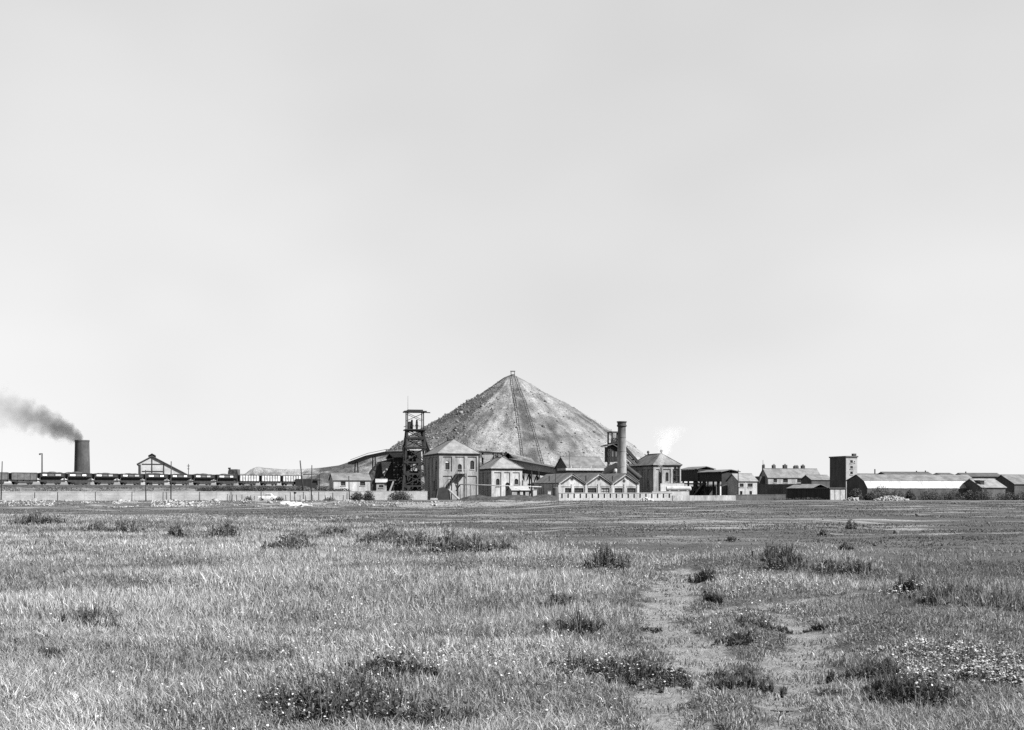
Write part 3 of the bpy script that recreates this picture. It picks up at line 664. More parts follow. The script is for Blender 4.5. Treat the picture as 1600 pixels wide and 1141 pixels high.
for i, (a, b) in enumerate(zip(val, val[1:])):
    c = (a+b)/2; za_ = wz(741.5, c)
    r0 = (b-a)*0.055
    gp = [(a+0.01, ze+0.002), (b-0.01, ze+0.002), (c, za_)]
    MB().pry(gp, 0.15, 0.5).build('gable', M['brick_pale'], ws)
    gb = MB().pry([(a+0.01,ze+0.002),(b-0.01,ze+0.002),(c,za_)], WD-0.4, WD); gb.build('gable', M['brick_pale'], ws)
    ro = MB(); e = 0.25; zt = za_+0.2; zv = ze+0.1
    for x in (a, b): ro.add([(x,-e,zv),(c,-e,zt),(c,WD+e,zt),(x,WD+e,zv),(x,-e,zv+0.14),(c,-e,zt+0.14),(c,WD+e,zt+0.14),(x,WD+e,zv+0.14)], [(0,1,2,3),(4,5,6,7),(0,1,5,4),(2,3,7,6),(0,3,7,4)])
    rob = ro.build('roof', M['slate'], ws)
    for x in (a, b):                                   # stepped brick teeth under the rake, one part for each side
        tt = MB()
        for k in range(9):
            s = (k+0.8)/10; xx = x+(c-x)*s; zz = ze+(za_-ze)*s; tt.box(xx-0.13, xx+0.13, 0.03, 0.148, zz-0.62, zz-0.2)
        tt.build('brick_dentils', M['brick_dark'], ws)
        MB().bar((x,0.02,ze-0.02), (c,0.02,za_-0.02), 0.28, 0.3).build('verge', M['concrete'], ws)
    if i < 2:
        MB().tube((c,0.10,wz(748.2,c)), (c,0.2,wz(748.2,c)), 0.36, n=16).build('oculus', M['glass'], ws)
        m = MB(); m.add([(c+rr_*math.cos(2*math.pi*k/16), 0.12, wz(748.2,c)+rr_*math.sin(2*math.pi*k/16)) for rr_ in (0.36,0.5) for k in range(16)], [(k,(k+1)%16,16+(k+1)%16,16+k) for k in range(16)]); m.build('oculus_ring', M['brick'], ws)
    else:
        MB().bar((c-0.1,-0.3,wz(746,c)), (c+0.35,-0.3,wz(749,c)), 0.25).build('bracket_lamp', M['iron'], ws)
MB().box(0.3, WW-0.3, 0.06, 0.146, wz(760.6), wz(759.6)).build('lintel_band', M['brick'], ws)
for px in (874.2, 894.8, 915.6, 936, 957, 977, 997.2): MB().box(wu(px)-0.28, wu(px)+0.28, 0.0, 0.148, 0, ze-0.03).build('pilaster', M['brick_pale'], ws)
for k, q in enumerate(ops):
    window(ws, q[0]+.002, q[1]-.002, q[2]+.002, q[3]-.002, 0.42, rows=2, cols=3, m='glazing' if k == 3 else 'glass', sill=False)
for px in (863.5, 915.5, 957): MB().tube((wu(px, 2) if px > 870 else 0.6, 2.0 if px > 870 else 9, ze), (wu(px, 2) if px > 870 else 0.6, 2.0 if px > 870 else 9, ze+1.9), 0.13, n=8).build('flue', M['iron'], ws)
# feed bin with vent pipe at its corner
b = thing('vent_barrel', 'dark upright barrel with thin vent pipe at the workshop corner', 'barrel', (gx(868, 280.0), 280.0, 0.0))
MB().rings([(0.68,0.3),(0.68,1.0),(0.72,1.02),(0.72,1.1),(0.68,1.12),(0.68,2.6),(0.66,2.85),(0.3,3.0)], 20).build('drum', M['iron_grey'], b)
MB().tube((0,0,2.95), (0,0,gz(737,280)), 0.07, n=6).build('vent_pipe', M['iron'], b)
for k in range(4): a = R(45+90*k); MB().bar((0.55*math.cos(a),0.55*math.sin(a),0), (0.55*math.cos(a),0.55*math.sin(a),0.32), 0.1).build('leg', M['iron'], b)

# ------------------------------------------------------------------ plain gabled sheds
def shed(name, label, cat, fr, L, D, eave, ridge, wm, rm, open_=(), e=0.25, roof_name='roof', front_cols=None, ridge_pos=0.5, hip=False):
    """ridge along x; the gable ends face left and right"""
    t = thing(name, label, cat, fr.loc, fr.th)
    MB().holes(0, L, 0, eave, open_, 0, 0.3).build('wall', M[wm], t)
    MB().box(0, L, D-0.3, D, 0, eave).build('back_wall', M[wm], t)
    yr = D*ridge_pos
    for x in (0.0, L-0.3):
        MB().prx([(0.302,0),(D-0.302,0),(D-0.302,eave),(yr,ridge-0.05),(0.302,eave)], x, x+0.3).build('gable_wall', M[wm], t)
    ro = MB()
    for y, s in ((-e, 1), (D+e, -1)):
        k = (ridge-eave)/abs(yr-(0 if s > 0 else D)); ze_ = eave-e*k*0.6
        ro.add([(-e,y,ze_),(L+e,y,ze_),(L+e,yr,ridge),(-e,yr,ridge),(-e,y,ze_+0.14),(L+e,y,ze_+0.14),(L+e,yr,ridge+0.14),(-e,yr,ridge+0.14)], [(0,1,2,3),(7,6,5,4),(0,4,5,1),(1,5,6,2),(3,7,4,0)])
    ro.build(roof_name, M[rm], t)
    MB().bar((-e,yr,ridge+0.16), (L+e,yr,ridge+0.16), 0.3, 0.14).build('ridge_cap', M[rm], t)
    for q in open_: window(t, q[0]+.002, q[1]-.002, q[2]+.002, q[3]-.002, 0.2, 'door' if len(q) > 4 else 'window', rows=2, cols=2, sill=len(q) < 5)
    return t
F = Frame(887, 322.0)
shed('lamp_house', 'grey roofed shed with a dark gable behind the workshop', 'shed', F, F.u(946), 10.5, F.z(731), F.z(714.5,0,5), 'brick_dark', 'slate')
F = Frame(885, 306.0)
t = thing('low_store', 'low flat-roofed store just behind the workshop gables', 'store', F.loc, F.th)
MB().box(0, F.u(942), 0, 6, 0, F.z(735.2)).build('wall', M['brick_dark'], t); MB().box(-0.3, F.u(943), -0.4, 6.3, F.z(735.2)+.002, F.z(731.5)).build('roof', M['concrete'], t)
for px in (893, 908, 924): MB().tube((F.u(px),0.4,F.z(731.5)), (F.u(px),0.4,F.z(727.5)), 0.15, n=8).build('vent', M['offwhite'], t)
# fan drift: big pipes below the second headframe
t = thing('fan_drift', 'heap of dark curved ducting at the foot of the clad headframe', 'ducting', at(955, 748, 318.0)-Vector((0,0,gz(748,318)-0)))
for a, b_, r in (((942,741),(966,729),1.2), ((946,749),(968,741),1.3), ((975,728),(1000,748),0.8), ((978,738),(996,754),0.9)):
    p, q = at(*a, 318)-Vector(t.location), at(*b_, 318)-Vector(t.location); MB().tube(p, q, r, n=14).build('duct', M['iron'], t, False)
MB().box(-3.2, 4.0, 0.8, 4.0, 0, gz(741,318)).build('fan_casing', M['brick_dark'], t)
p = at(962,737,316)-Vector(t.location); MB().rings([(0.05,0.75),(0.5,0.6),(0.72,0.0),(0.5,-0.6),(0.05,-0.75)][::-1], 12, p).build('valve_dome', M['offwhite'], t)

# ------------------------------------------------------------------ inclined gantry between engine house and workshop
t = thing('inclined_gantry', 'pale boarded gantry sloping down behind the lower engine house to the workshop', 'gantry')
A, B = at(800, 718.5, 352), at(886, 735, 334); A2, B2 = at(800, 731.5, 352), at(886, 742.5, 334)
n = 18
for k in range(n):
    a, b = k/n, (k+0.97)/n
    MB().add([A.lerp(B,a), A.lerp(B,b), A2.lerp(B2,b), A2.lerp(B2,a)]+[p+Vector((0.3,2.2,0)) for p in (A.lerp(B,a), A.lerp(B,b), A2.lerp(B2,b), A2.lerp(B2,a))],
        [(0,1,2,3),(7,6,5,4),(0,4,5,1),(2,6,7,3),(1,5,6,2),(0,3,7,4)]).build('board', M['render'], t)
MB().bar(A+Vector((0.1,0.9,0.2)), B+Vector((0.1,0.9,0.2)), 3.0, 0.28).build('roof', M['iron_grey'], t)
MB().bar(A2+Vector((0,0.8,-0.5)), B2+Vector((0,0.8,-0.5)), 2.4, 0.9).build('girder', M['steel'], t)
for k in range(7):
    s = (k+0.3)/7; p = A2.lerp(B2, s); m = MB()
    m.bar((p.x,p.y,0), (p.x,p.y,p.z-0.9), 0.4); m.bar((p.x+0.6,p.y+2,0), (p.x+0.6,p.y+2,p.z-0.9), 0.4); q = A2.lerp(B2, s+0.13)
    m.bar((p.x,p.y,1.0), (q.x,q.y,q.z-1.2), 0.22); m.bar((q.x,q.y,1.0), (p.x,p.y,p.z-1.2), 0.22); m.bar((p.x,p.y,p.z*0.5), (q.x,q.y,q.z*0.5), 0.3); m.build('trestle', M['steel'], t)
t = thing('tippler_bridge', 'small dark tippler bridge with hanging bucket seen above the lower engine house roof', 'bridge')
MB().bar(at(748,706.5,360), at(784,708.5,360), 1.5, 0.45).build('deck', M['steel'], t)
MB().bar(at(784,708.5,360), at(812,721,357), 1.5, 0.7).build('deck', M['steel'], t)
for px, r in ((754,718), (770.5,717), (777,715.5)): MB().bar(at(px,707,360), at(px,r+8,360), 0.5).build('post', M['steel'], t)
for a in ((788,708,798,717),(792,710,801,719)): MB().bar(at(a[0],a[1],358.5), at(a[2],a[3],358.5), 1.2, 1.3).build('tub', M['iron'], t)
m = MB(); c0 = at(762, 711, 360); pr = [(-1.7,0.0),(-1.5,-0.7),(-0.8,-1.25),(0,-1.42),(0.8,-1.25),(1.5,-0.7),(1.7,0.0)]
m.pry([(c0.x+a, c0.z+b_) for a, b_ in pr], 359.4, 360.8); m.build('bucket', M['concrete'], t)

# pale pipe on posts across the yard
t = thing('yard_pipe', 'long pale pipe carried on thin posts across the yard before both engine houses', 'pipe')
P, Q = at(719, 757, 291), at(846, 761, 293)
MB().tube(P, Q, 0.12, n=10).build('pipe', M['offwhite'], t, True)
for k in range(9):
    p = P.lerp(Q, k/8); MB().bar((p.x,p.y,0), (p.x,p.y,p.z-0.1), 0.12).build('post', M['iron'], t)
MB().tube(P, P+Vector((-1.0,0,-1.6)), 0.14, n=10).build('elbow', M['iron'], t)
# yard hut
F = Frame(800, 289.0)
shed('yard_hut', 'small low hut with pale roof before the gantry', 'hut', F, F.u(826.5), 4.0, F.z(766.2), F.z(760.5,0,2), 'brick', 'render', [(F.u(808),F.u(812.5),0.9,F.z(767.5)),(F.u(817),F.u(821),0.9,F.z(767.5))])
for px, r0, w, lab in ((821, 751.5, 7.0, 'pale square water tank behind the yard hut roof'), (836, 766, 6, 'pale crate stack right of the yard hut'), (858.5, 768, 5, 'pale box at the foot of the workshop side wall')):
    d = 296.0 if px == 821 else 283.0
    if px == 858.5: d = 279.0
    t = thing('water_tank' if px == 821 else 'crate_stack' if px == 836 else 'yard_box', lab, 'tank' if px == 821 else 'box', (gx(px,d), d, 0), TH)
    h = gz(r0, d); wd = w/FP*d
    z0 = h-1.6 if px == 821 else 0.0
    MB().box(-wd/2, wd/2, 0, wd, z0, h).build('body', M['concrete'], t); MB().box(-wd/2-.06, wd/2+.06, -.06, wd+.06, h+.002, h+.1).build('lid', M['offwhite'], t)
    if z0 > 0:
        for a in (-1, 1): MB().bar((a*wd*.4,wd*.2,0), (a*wd*.4,wd*.2,z0), 0.2).build('leg', M['steel'], t)
# coal heaps
def heap(name, label, cat, px, d, w, depth, h, m, seed, rough=0.35):
    xs = np.linspace(-w, w, 44); ys = np.linspace(-depth, depth, 26); X, Y = np.meshgrid(xs, ys)
    q = np.sqrt((X/w)**2+(Y/depth)**2); Z = h*np.clip(1-q**1.5, -0.1, 1)+(fbm(X*0.55+seed, Y*0.55, seed)-0.5)*rough*2*ss(1.02, 0.8, q)
    o = grid_mesh(name, X, Y, Z, m); o.location = (gx(px, d), d, -0.1); return tag(o, label, cat)
heap('coal_heap', 'long low dark coal heap below the two engine houses', 'coal heap', 800, 272, 11.5, 4, 1.25, M['coal'], 3)
heap('coal_heap', 'dark coal heap ending at the workshop wall', 'coal heap', 852, 274, 5.2, 4, 1.5, M['coal'], 5)
heap('coal_heap', 'small dark coal heap beside the outside stair foot', 'coal heap', 745, 280, 5.0, 3, 1.35, M['coal'], 6)
heap('lime_heap', 'flat pale heap of spilt lime before the coal heaps', 'heap', 787, 251, 4.2, 4, 0.25, M['earth'], 8, 0.25)
MB_ = MB(); 
t = thing('loading_bin', 'dark sloping bin below the half landing of the stair', 'bin', (gx(693,288),288,0), TH)
MB().pry([(-1.6,0),(1.6,0),(1.4,2.2),(0.2,3.0),(-1.2,2.6)], 0, 2.4).build('body', M['iron'], t); MB().bar((-1.7,-0.05,0.2),(-1.3,-0.05,2.6),0.16).build('rib', M['iron_grey'], t); MB().bar((1.65,-0.05,0.1),(1.45,-0.05,2.1),0.16).build('rib', M['iron_grey'], t)
t = thing('pale_slab', 'short white slab lying before the dark engine house side', 'slab', (gx(678,276),276,0.1))
MB().box(-0.8,0.8,-0.3,0.3,0,0.32).build('block', M['flag'], t); MB().box(-0.7,0.7,-0.25,0.25,0.322,0.42).build('top_course', M['flag'], t)

# ------------------------------------------------------------------ boundary walls
def panel_wall(name, label, A, B, h0, h1, m, pl, slots=False, cope='concrete', zb=None):
    A = Vector(A); B = Vector(B); L_ = (B-A).length; dr = (B-A).normalized(); nrm = Vector((dr.y, -dr.x, 0))
    rz = math.atan2(dr.y, dr.x); t = thing(name, label, 'wall', (A.x, A.y, 0), rz)
    n = int(round(L_/pl)); w = L_/n
    for k in range(n):
        h = h0+(h1-h0)*k/n+random.uniform(-0.02, 0.02); x = k*w; y = random.uniform(-0.008, 0.008)
        if slots:
            MB().holes(x+0.01, x+w-0.01, -0.3, h, [(x+w*0.42, x+w*0.42+0.32, h*0.36, h-0.12)], y, 0.35).build('panel', M[m], t)
            MB().box(x+w*0.42+.002, x+w*0.42+0.318, y+0.28, y+0.34, h*0.36+.002, h-0.122).build('slot_shade', M['iron'], t)  # dark inset stands in for the shaded yard behind the gap
        else: MB().box(x+0.015, x+w-0.015, y, y+0.28, -0.4, h).build('panel', M[m], t)
        if cope: MB().box(x+0.004, x+w-0.004, y-0.06, y+0.34, h+.002, h+0.11).build('coping', M[cope], t)
    return t
panel_wall('yard_wall', 'long pale rendered wall between the railway bank and the rough field', (gx(-60,257),257,0), (gx(668,289),289,0), 1.93, 1.98, 'render', 3.4, cope='concrete')
panel_wall('slotted_wall', 'pale slotted concrete wall before the three-gabled workshop', (gx(873,260),260,0), (gx(1050,267),267,0), 1.62, 1.62, 'concrete', 1.345, True, cope='offwhite')
panel_wall('field_wall', 'low weathered wall running right from the slotted wall to the dark shed', (gx(1051,268.5),268.5,0), (gx(1150,276),276,0), 1.1, 1.15, 'brick', 2.6, cope=None)
panel_wall('parapet_wall', 'pale parapet wall in front of the right engine house', (gx(1019,300),300,0), (gx(1077,302),302,0), 1.95, 2.0, 'concrete', 2.9, cope='concrete')
panel_wall('terrace_wall', 'pale upper wall at the foot of the right engine house front', (gx(1032,322),322,0), (gx(1069,325),325,0), 4.0, 4.05, 'concrete', 2.1, cope='concrete')
t = thing('boiler_tank', 'pale horizontal boiler tank lying behind the parapet wall', 'tank', at(1060, 764, 310)-Vector((0,0,gz(764,310))))
zz = gz(763.8, 310); r = 0.62; MB().tube((-3.0,0,zz), (3.0,0.4,zz), r, n=20).build('shell', M['offwhite'], t, False)
MB().rings([(r,0),(r*0.8,0.2),(r*0.3,0.3)], 16).build('end_cap', M['offwhite'], t).matrix_local = __import__('mathutils').Matrix.Translation((3.0,0.4,zz)) @ __import__('mathutils').Matrix.Rotation(R(90), 4, 'Y')
for x in (-2.2, 0, 2.2): MB().box(x-0.2, x+0.2, -0.5, 0.8, 0, zz-0.4).build('cradle', M['concrete'], t)

# ------------------------------------------------------------------ open sheds right of the engine house
F = Frame(1064, 352.0, TH-math.pi/2); fu = F.u; DY = 4.8
t = thing('open_shed', 'dark open-sided screening shed with ragged roofs right of the weathered engine house', 'screening shed', F.loc, F.th)
U = [fu(p_) for p_ in (1064, 1091, 1128)]; fz = lambda r, px: F.z(r, fu(px))
MB().box(U[0], U[1], 0, DY, fz(752,1078), fz(734,1078)).build('upper_wall', M['iron'], t)
MB().box(U[1]+.003, U[2], 0.2, DY, fz(752.5,1110), fz(738.5,1110)).build('upper_wall', M['iron'], t)
for a, b_, r0, r1, pm, nm in ((U[0]-.3,U[1]+.2,734,730,1078,'roof'), (U[1]+.21,U[2]+.5,738.4,735,1110,'roof')):
    MB().prx([(-.5,fz(r0,pm)),(DY*.5,fz(r1,pm)),(DY+.5,fz(r0,pm)),(DY+.5,fz(r0,pm)+.16),(DY*.5,fz(r1,pm)+.16),(-.5,fz(r0,pm)+.16)], a, b_).build(nm, M['slate'], t)
MB().box(U[2]-.3, U[2]-.002, -.05, DY+.05, 0, fz(739,1128)).build('end_wall', M['iron'], t)
MB().prx([(-.1,0),(DY*.99,0),(DY*.99,fz(752,1128)),(DY*.4,fz(755,1128)),(-.1,fz(760,1128))], U[2], U[2]+2.5).build('brick_store', M['brick_dark'], t)
for px in (1066, 1074, 1083, 1087, 1093, 1100, 1113, 1120): MB().bar((fu(px),0.3,0), (fu(px),0.3,fz(752,px)), 0.4).build('post', M['steel'], t)
for px in (1066, 1083, 1100, 1113): MB().bar((fu(px),DY-.3,0), (fu(px),DY-.3,fz(752,px)), 0.4).build('post', M['steel'], t)
for a, b_ in ((1080,1088),(1104,1098),(1092,1085)): MB().bar((fu(a),0.2,0.1), (fu(b_),0.2,fz(753,b_)), 0.5).build('raker', M['steel'], t)
for row in (756, 766): MB().bar((fu(1064),0.2,fz(row,1070)), (fu(1102),0.2,fz(row,1100)), 0.4).build('rail', M['steel'], t)
MB().bar((fu(1084),-.2,0.2), (fu(1101),-.2,fz(756,1101)), 0.9, 0.5).build('chute', M['iron_grey'], t)
MB().box(U[0], fu(1098), 2, DY-.6, 0, fz(760,1085)).build('bunker', M['brick_dark'], t)
# sunlit white store glimpsed through the shed
F2 = Frame(1096, 352.0, R(10)); shed('white_store', 'white-walled store glimpsed through the open dark shed', 'store', F2, F2.u(1136), 6, F2.z(757.5), F2.z(753.5,0,3), 'white', 'slate')
F = Frame(1154, 318.0, TH); fu, fz = F.u, F.z
t = shed('pay_office', 'small pale office with dark windows beside the open dark shed', 'office', F, fu(1183), 7.0, fz(752), fz(741,0,3.5), 'concrete', 'slate_pale',
    [(fu(1155.5),fu(1162),fz(761),fz(755.5)), (fu(1168),fu(1176),fz(761),fz(755.5)), (fu(1156),fu(1160),0.9,fz(767.5)), (fu(1171),fu(1175),0.9,fz(767.5))])
MB().box(fu(1165)-.15, fu(1165)+.15, -0.06, -.003, 0, fz(752.5)).build('pilaster', M['concrete'], t)
# ------------------------------------------------------------------ row of houses
F = Frame(1200, 400.0, TH); fu, fz = F.u, F.z
L_ = fu(1283); op = [(fu(a),fu(b_),fz(754),fz(748)) for a, b_ in ((1208.5,1214),(1223.5,1231),(1245.5,1251),(1259.5,1262.5))]
t = shed('house_row', 'row of cottages with slate roof and stubby chimneys beyond the dark walls', 'cottages', F, L_, F.v(1186), fz(746.5), fz(733,0,5), 'brick', 'slate', op)
for px, w, h in ((1193,0.5,6.5), (1209,0.9,6.5), (1226.5,1.2,6.8), (1242,0.7,5), (1245.5,0.6,5), (1254.5,1.0,6.2)):
    xx = fu(px, 4.6); xx = max(xx, 0.6)
    c = MB().box(xx-w/2, xx+w/2, 4.1, 5.2, fz(734.5,0,5), fz(733,0,5)+h*0.2).build('chimney', M['stack_dark'], t)
    for dx in (-0.2, 0.2): MB().tube((xx+dx,4.6,fz(733,0,5)+h*0.2), (xx+dx,4.6,fz(733,0,5)+h*0.2+0.35), 0.13, n=8).build('pot', M['stack_dark'], c)
MB().tube((0.8,5,fz(733,0,5)), (0.8,5,fz(719,0,5)), 0.06, n=6).build('aerial', M['iron'], t)
MB().pry([(-3.0,0),(-0.02,0),(-0.02,fz(744)),(-1.8,fz(745))], 2, 8).build('outhouse', M['brick_dark'], t)
F = Frame(1268, 392.0, TH); fu, fz = F.u, F.z
shed('end_cottage', 'dark low cottage at the right end of the cottage row', 'cottage', F, fu(1300), F.v(1268.5)+7, fz(750), fz(743,0,4), 'brick_dark', 'slate')
panel_wall('yard_brick_wall', 'high dark brick yard wall below the cottages', (gx(1180,328),328,0), (gx(1252,303),303,0), gz(757,320), gz(757,305), 'brick_dark', 3.9, cope='brick_dark')
panel_wall('coal_yard_wall', 'low grey wall before the high brick yard wall', (gx(1150,277),277,0), (gx(1228,283),283,0), 1.2, 1.25, 'brick_dark', 2.8, cope='brick_dark')
F = Frame(1230, 306.0, TH-math.pi/2); fu, fz = F.u, F.z
t = thing('loading_shed', 'long dark timber shed with a pale roof strip and white end doors', 'shed', F.loc, F.th)
Ls = fu(1296.5); zl = F.z(763.6, Ls*.6); n = 26
t2 = (1321-HX)/FP; X1 = F.X+Ls*F.c; Y1 = F.d+Ls*F.s; Wd_ = (t2*Y1-X1)/(-F.s-t2*F.c)
for k in range(n): MB().box(Ls*k/n+.012, Ls*(k+1)/n-.012, random.uniform(-.012,.012), 0.2, 0, zl).build('plank', M['timber'], t)
MB().box(0.02, Ls-.2, 0.21, Wd_, 0, zl-.05).build('body', M['timber'], t)
MB().prx([(-0.3,zl+.02),(Wd_*.5,zl+1.0),(Wd_+.3,zl+.02),(Wd_+.3,zl+.14),(Wd_*.5,zl+1.12),(-0.3,zl+.14)], 0, Ls*.62).build('roof', M['slate_pale'], t)
MB().box(Ls*.62+.01, Ls+.15, -.2, Wd_+.2, zl+.003, zl+.2).build('flat_roof', M['iron_grey'], t)
for k in range(3): MB().box(Ls-.19, Ls-.06, Wd_*k/3+.08, Wd_*(k+1)/3-.08, 0.05, zl-.25).build('door', M['concrete'], t)
MB().box(Ls-.198, Ls-.1, 0.21, Wd_, zl-.2, zl-.002).build('lintel', M['timber'], t)

# ------------------------------------------------------------------ block tower
F = Frame(1322, 332.0, TH); fu, fz = F.u, F.z
t = thing('block_tower', 'flat-topped four-storey block tower with one dark side', 'tower', F.loc, F.th)
Wt, Dt, zt = fu(1339.5), F.v(1296.5), fz(714.5)
wins = [(fu(1328.5),fu(1332.5),fz(r+2),fz(r-2.2)) for r in (721.5, 730.5, 739.2)]+[(fu(1334.6),fu(1336.2),fz(722.5),fz(720.5))]
MB().holes(0, Wt, 0, zt, wins, 0, 0.3).build('wall', M['render'], t)
MB().box(0, 0.3, 0.303, Dt, 0, zt).build('side_wall', M['brick_dark'], t); MB().box(Wt-.3, Wt, 0.303, Dt, 0, zt).build('side_wall', M['render'], t); MB().box(0.303, Wt-.303, Dt-.3, Dt, 0, zt).build('back_wall', M['render'], t)  # left wall in darker brick: its shade is put into the colour
MB().box(-0.2, Wt+.2, -0.2, Dt+.2, zt+.002, zt+0.35).build('parapet', M['iron_grey'], t)
for q in wins: window(t, q[0]+.002, q[1]-.002, q[2]+.002, q[3]-.002, 0.18, rows=2, cols=2)
MB().box(Wt-1.0, Wt-0.1, 0.3, 1.2, zt+.352, zt+1.0).build('roof_tank', M['stack_dark'], t)
# ------------------------------------------------------------------ long shed with bright lower roof
F = Frame(1355, 298.0, TH); fu, fz = F.u, F.z
t = thing('long_shed', 'long low shed with a dark end and a bright sheeted lower roof slope', 'shed', F.loc, F.th)
L_ = fu(1529.5); D = F.v(1323); zk, zr_, ze = fz(751.8), fz(742.6,0,4.5), fz(763.0)
kn = 1.5; MB().prx([(0,0),(D,0),(D,fz(752,0,D)),(D*0.5,zr_),(kn,zk),(0,ze)], 0, 0.35).build('end_wall', M['brick_dark'], t)
MB().prx([(0,0),(D,0),(D,fz(752,0,D)),(D*0.5,zr_),(kn,zk),(0,ze)], L_-.35, L_).build('end_wall', M['brick_dark'], t)
MB().box(0.352, L_-.352, 0, 0.3, 0, ze-.1).build('wall', M['brick_dark'], t)
n = 54
for k in range(n):
    a, b_ = L_*k/n+.012, L_*(k+1)/n-.012; j = random.uniform(0, .025)
    MB().add([(a,-.12-j,ze-.02),(b_,-.12-j,ze-.02),(b_,kn-j,zk+.03),(a,kn-j,zk+.03),(a,-.12,ze+.05),(b_,-.12,ze+.05),(b_,kn,zk+.1),(a,kn,zk+.1)], [(0,1,2,3),(7,6,5,4),(0,4,5,1),(1,5,6,2),(2,6,7,3),(3,7,4,0)]).build('roof_sheet', M['sheet'], t)
MB().prx([(kn-.05,zk+.06),(D*.5,zr_+.05),(D+.3,fz(752,0,D)),(D+.3,fz(752,0,D)+.15),(D*.5,zr_+.2),(kn-.05,zk+.2)], -0.2, L_+.2).build('upper_roof', M['slate'], t)
F = Frame(1534, 300.0, TH); fu, fz = F.u, F.z
t = shed('roofed_annexe', 'small annexe with pale sloping roof and dark dormer next to the long bright shed', 'annexe', F, fu(1571), 9.0, fz(762), fz(749,0,4.5), 'brick_dark', 'slate_pale')
MB().box(fu(1537), fu(1543), 1.2, 3.2, fz(759,0,1), fz(751.5,0,1)).build('dormer', M['glass'], t); MB().box(fu(1536), fu(1544.5), 1.0, 3.6, fz(751.5,0,1)+.003, fz(750.3,0,1)).build('dormer_roof', M['slate'], t)
F = Frame(1585, 312.0, TH); fu, fz = F.u, F.z
shed('end_shed', 'big grey-roofed shed with dark gable at the right edge', 'shed', F, fu(1690), F.v(1546), fz(756.5), fz(743,0,6.5), 'brick_dark', 'slate')
def back_roof(px0, px1, r0, r1, d, lab, m='slate_dark', extra=()):
    F = Frame(px0, d, R(8)); t = shed('far_shed', lab, 'shed', F, F.u(px1), 9, F.z(r1), F.z(r0,0,4.5), 'brick_dark', m); t['group'] = 'far sheds behind the long shed'
    for px, h in extra: MB().tube((F.u(px,4.5),4.5,F.z(r0,0,4.5)), (F.u(px,4.5),4.5,F.z(r0-h,0,4.5)), 0.22, n=8).build('vent', M['iron'], t)
back_roof(1386, 1459, 738.2, 743, 420, 'far dark-roofed shed with two thin vents above the long bright shed', extra=((1432,2.5),(1446,3)))
back_roof(1508, 1568, 740, 745, 415, 'far dark shed roof near the right edge with a vent at its left end', extra=((1509,3),))
back_roof(1473, 1493, 740, 743, 430, 'tiny far dark shed roof between the two longer far roofs')
back_roof(1340, 1380, 741, 745, 440, 'far low roof just right of the block tower with tall vent', extra=((1367,8),(1379.5,3.5)))

# ------------------------------------------------------------------ left-hand buildings
F = Frame(216, 338.0, TH); fu, fz = F.u, F.z
t = thing('engine_shed', 'pale gabled engine shed with lean-to slope and ridge vent behind the train', 'engine shed', F.loc, F.th)
prof = [(0,0),(fu(292),0),(fu(292),fz(742)),(fu(257),fz(724)),(fu(237.5),fz(714)),(0,fz(725))]
MB().pry(prof, 0, 0.3).build('gable_wall', M['concrete'], t); MB().pry(prof, 21.7, 22).build('gable_wall', M['concrete'], t)
MB().box(0, 0.3, 0.302, 21.698, 0, fz(725)-.2).build('side_wall', M['concrete'], t)
for (a, b_) in (((fu(213.5),fz(726)),(fu(237.5),fz(713.2))), ((fu(237.5),fz(713.2)),(fu(257),fz(723.2))), ((fu(257),fz(723.2)),(fu(294),fz(742.5)))):
    MB().add([(a[0],-.4,a[1]),(b_[0],-.4,b_[1]),(b_[0],22.4,b_[1]),(a[0],22.4,a[1]),(a[0],-.4,a[1]+.22),(b_[0],-.4,b_[1]+.22),(b_[0],22.4,b_[1]+.22),(a[0],22.4,a[1]+.22)], [(0,1,2,3),(4,5,6,7),(0,1,5,4),(2,3,7,6),(0,3,7,4),(1,2,6,5)]).build('roof_slope', M['slate_dark'], t)
MB().box(fu(217), fu(220), -.25, -.01, 0, fz(726)).build('corner_post', M['timber'], t)
for px, top in ((237.5, 716), (256, 726)): MB().box(fu(px)-.12, fu(px)+.12, -.12, -.003, 0, fz(top)).build('stud', M['timber'], t)
for r0, a, b_ in ((725.3, 222, 257), (736.5, 222, 257)): MB().box(fu(a), fu(b_), -.11, -.004, fz(r0)-.1, fz(r0)+.12).build('rail', M['timber'], t)
for y0 in (0.5,): MB().pry([(fu(233),fz(714)),(fu(242),fz(714)),(fu(242),fz(711.3)),(fu(237.5),fz(709)),(fu(233),fz(711.3))], y0, 20).build('ridge_vent', M['timber_grey'], t)
MB().pry([(fu(231.5),fz(711.6)),(fu(237.5),fz(708.2)),(fu(243.5),fz(711.6)),(fu(243.5),fz(712.3)),(fu(237.5),fz(709)),(fu(231.5),fz(712.3))], 0, 20.5).build('vent_roof', M['slate_dark'], t)
F = Frame(521, 318.0, TH); fu, fz = F.u, F.z
op = [(fu(a),fu(b_),fz(759),fz(752.5)) for a, b_ in ((532.5,540),(562.5,570.5))]
shed('long_hut', 'low brick hut with a long slate roof left of the headframe', 'hut', F, fu(578.5), 8.0, fz(750.5), fz(740,0,4), 'brick_pale', 'slate', op)
F = Frame(588, 312.0, R(6)); fu, fz = F.u, F.z
shed('small_hut', 'tiny pale-roofed hut between the long hut and the headframe', 'hut', F, fu(604), 4.0, fz(754), fz(749.5,0,2), 'brick', 'render', [(fu(592),fu(599),fz(762),fz(758))])
t = thing('loading_chute', 'short sloping chute standing by the tiny hut', 'chute', at(611,764,312)-Vector((0,0,gz(764,312))))
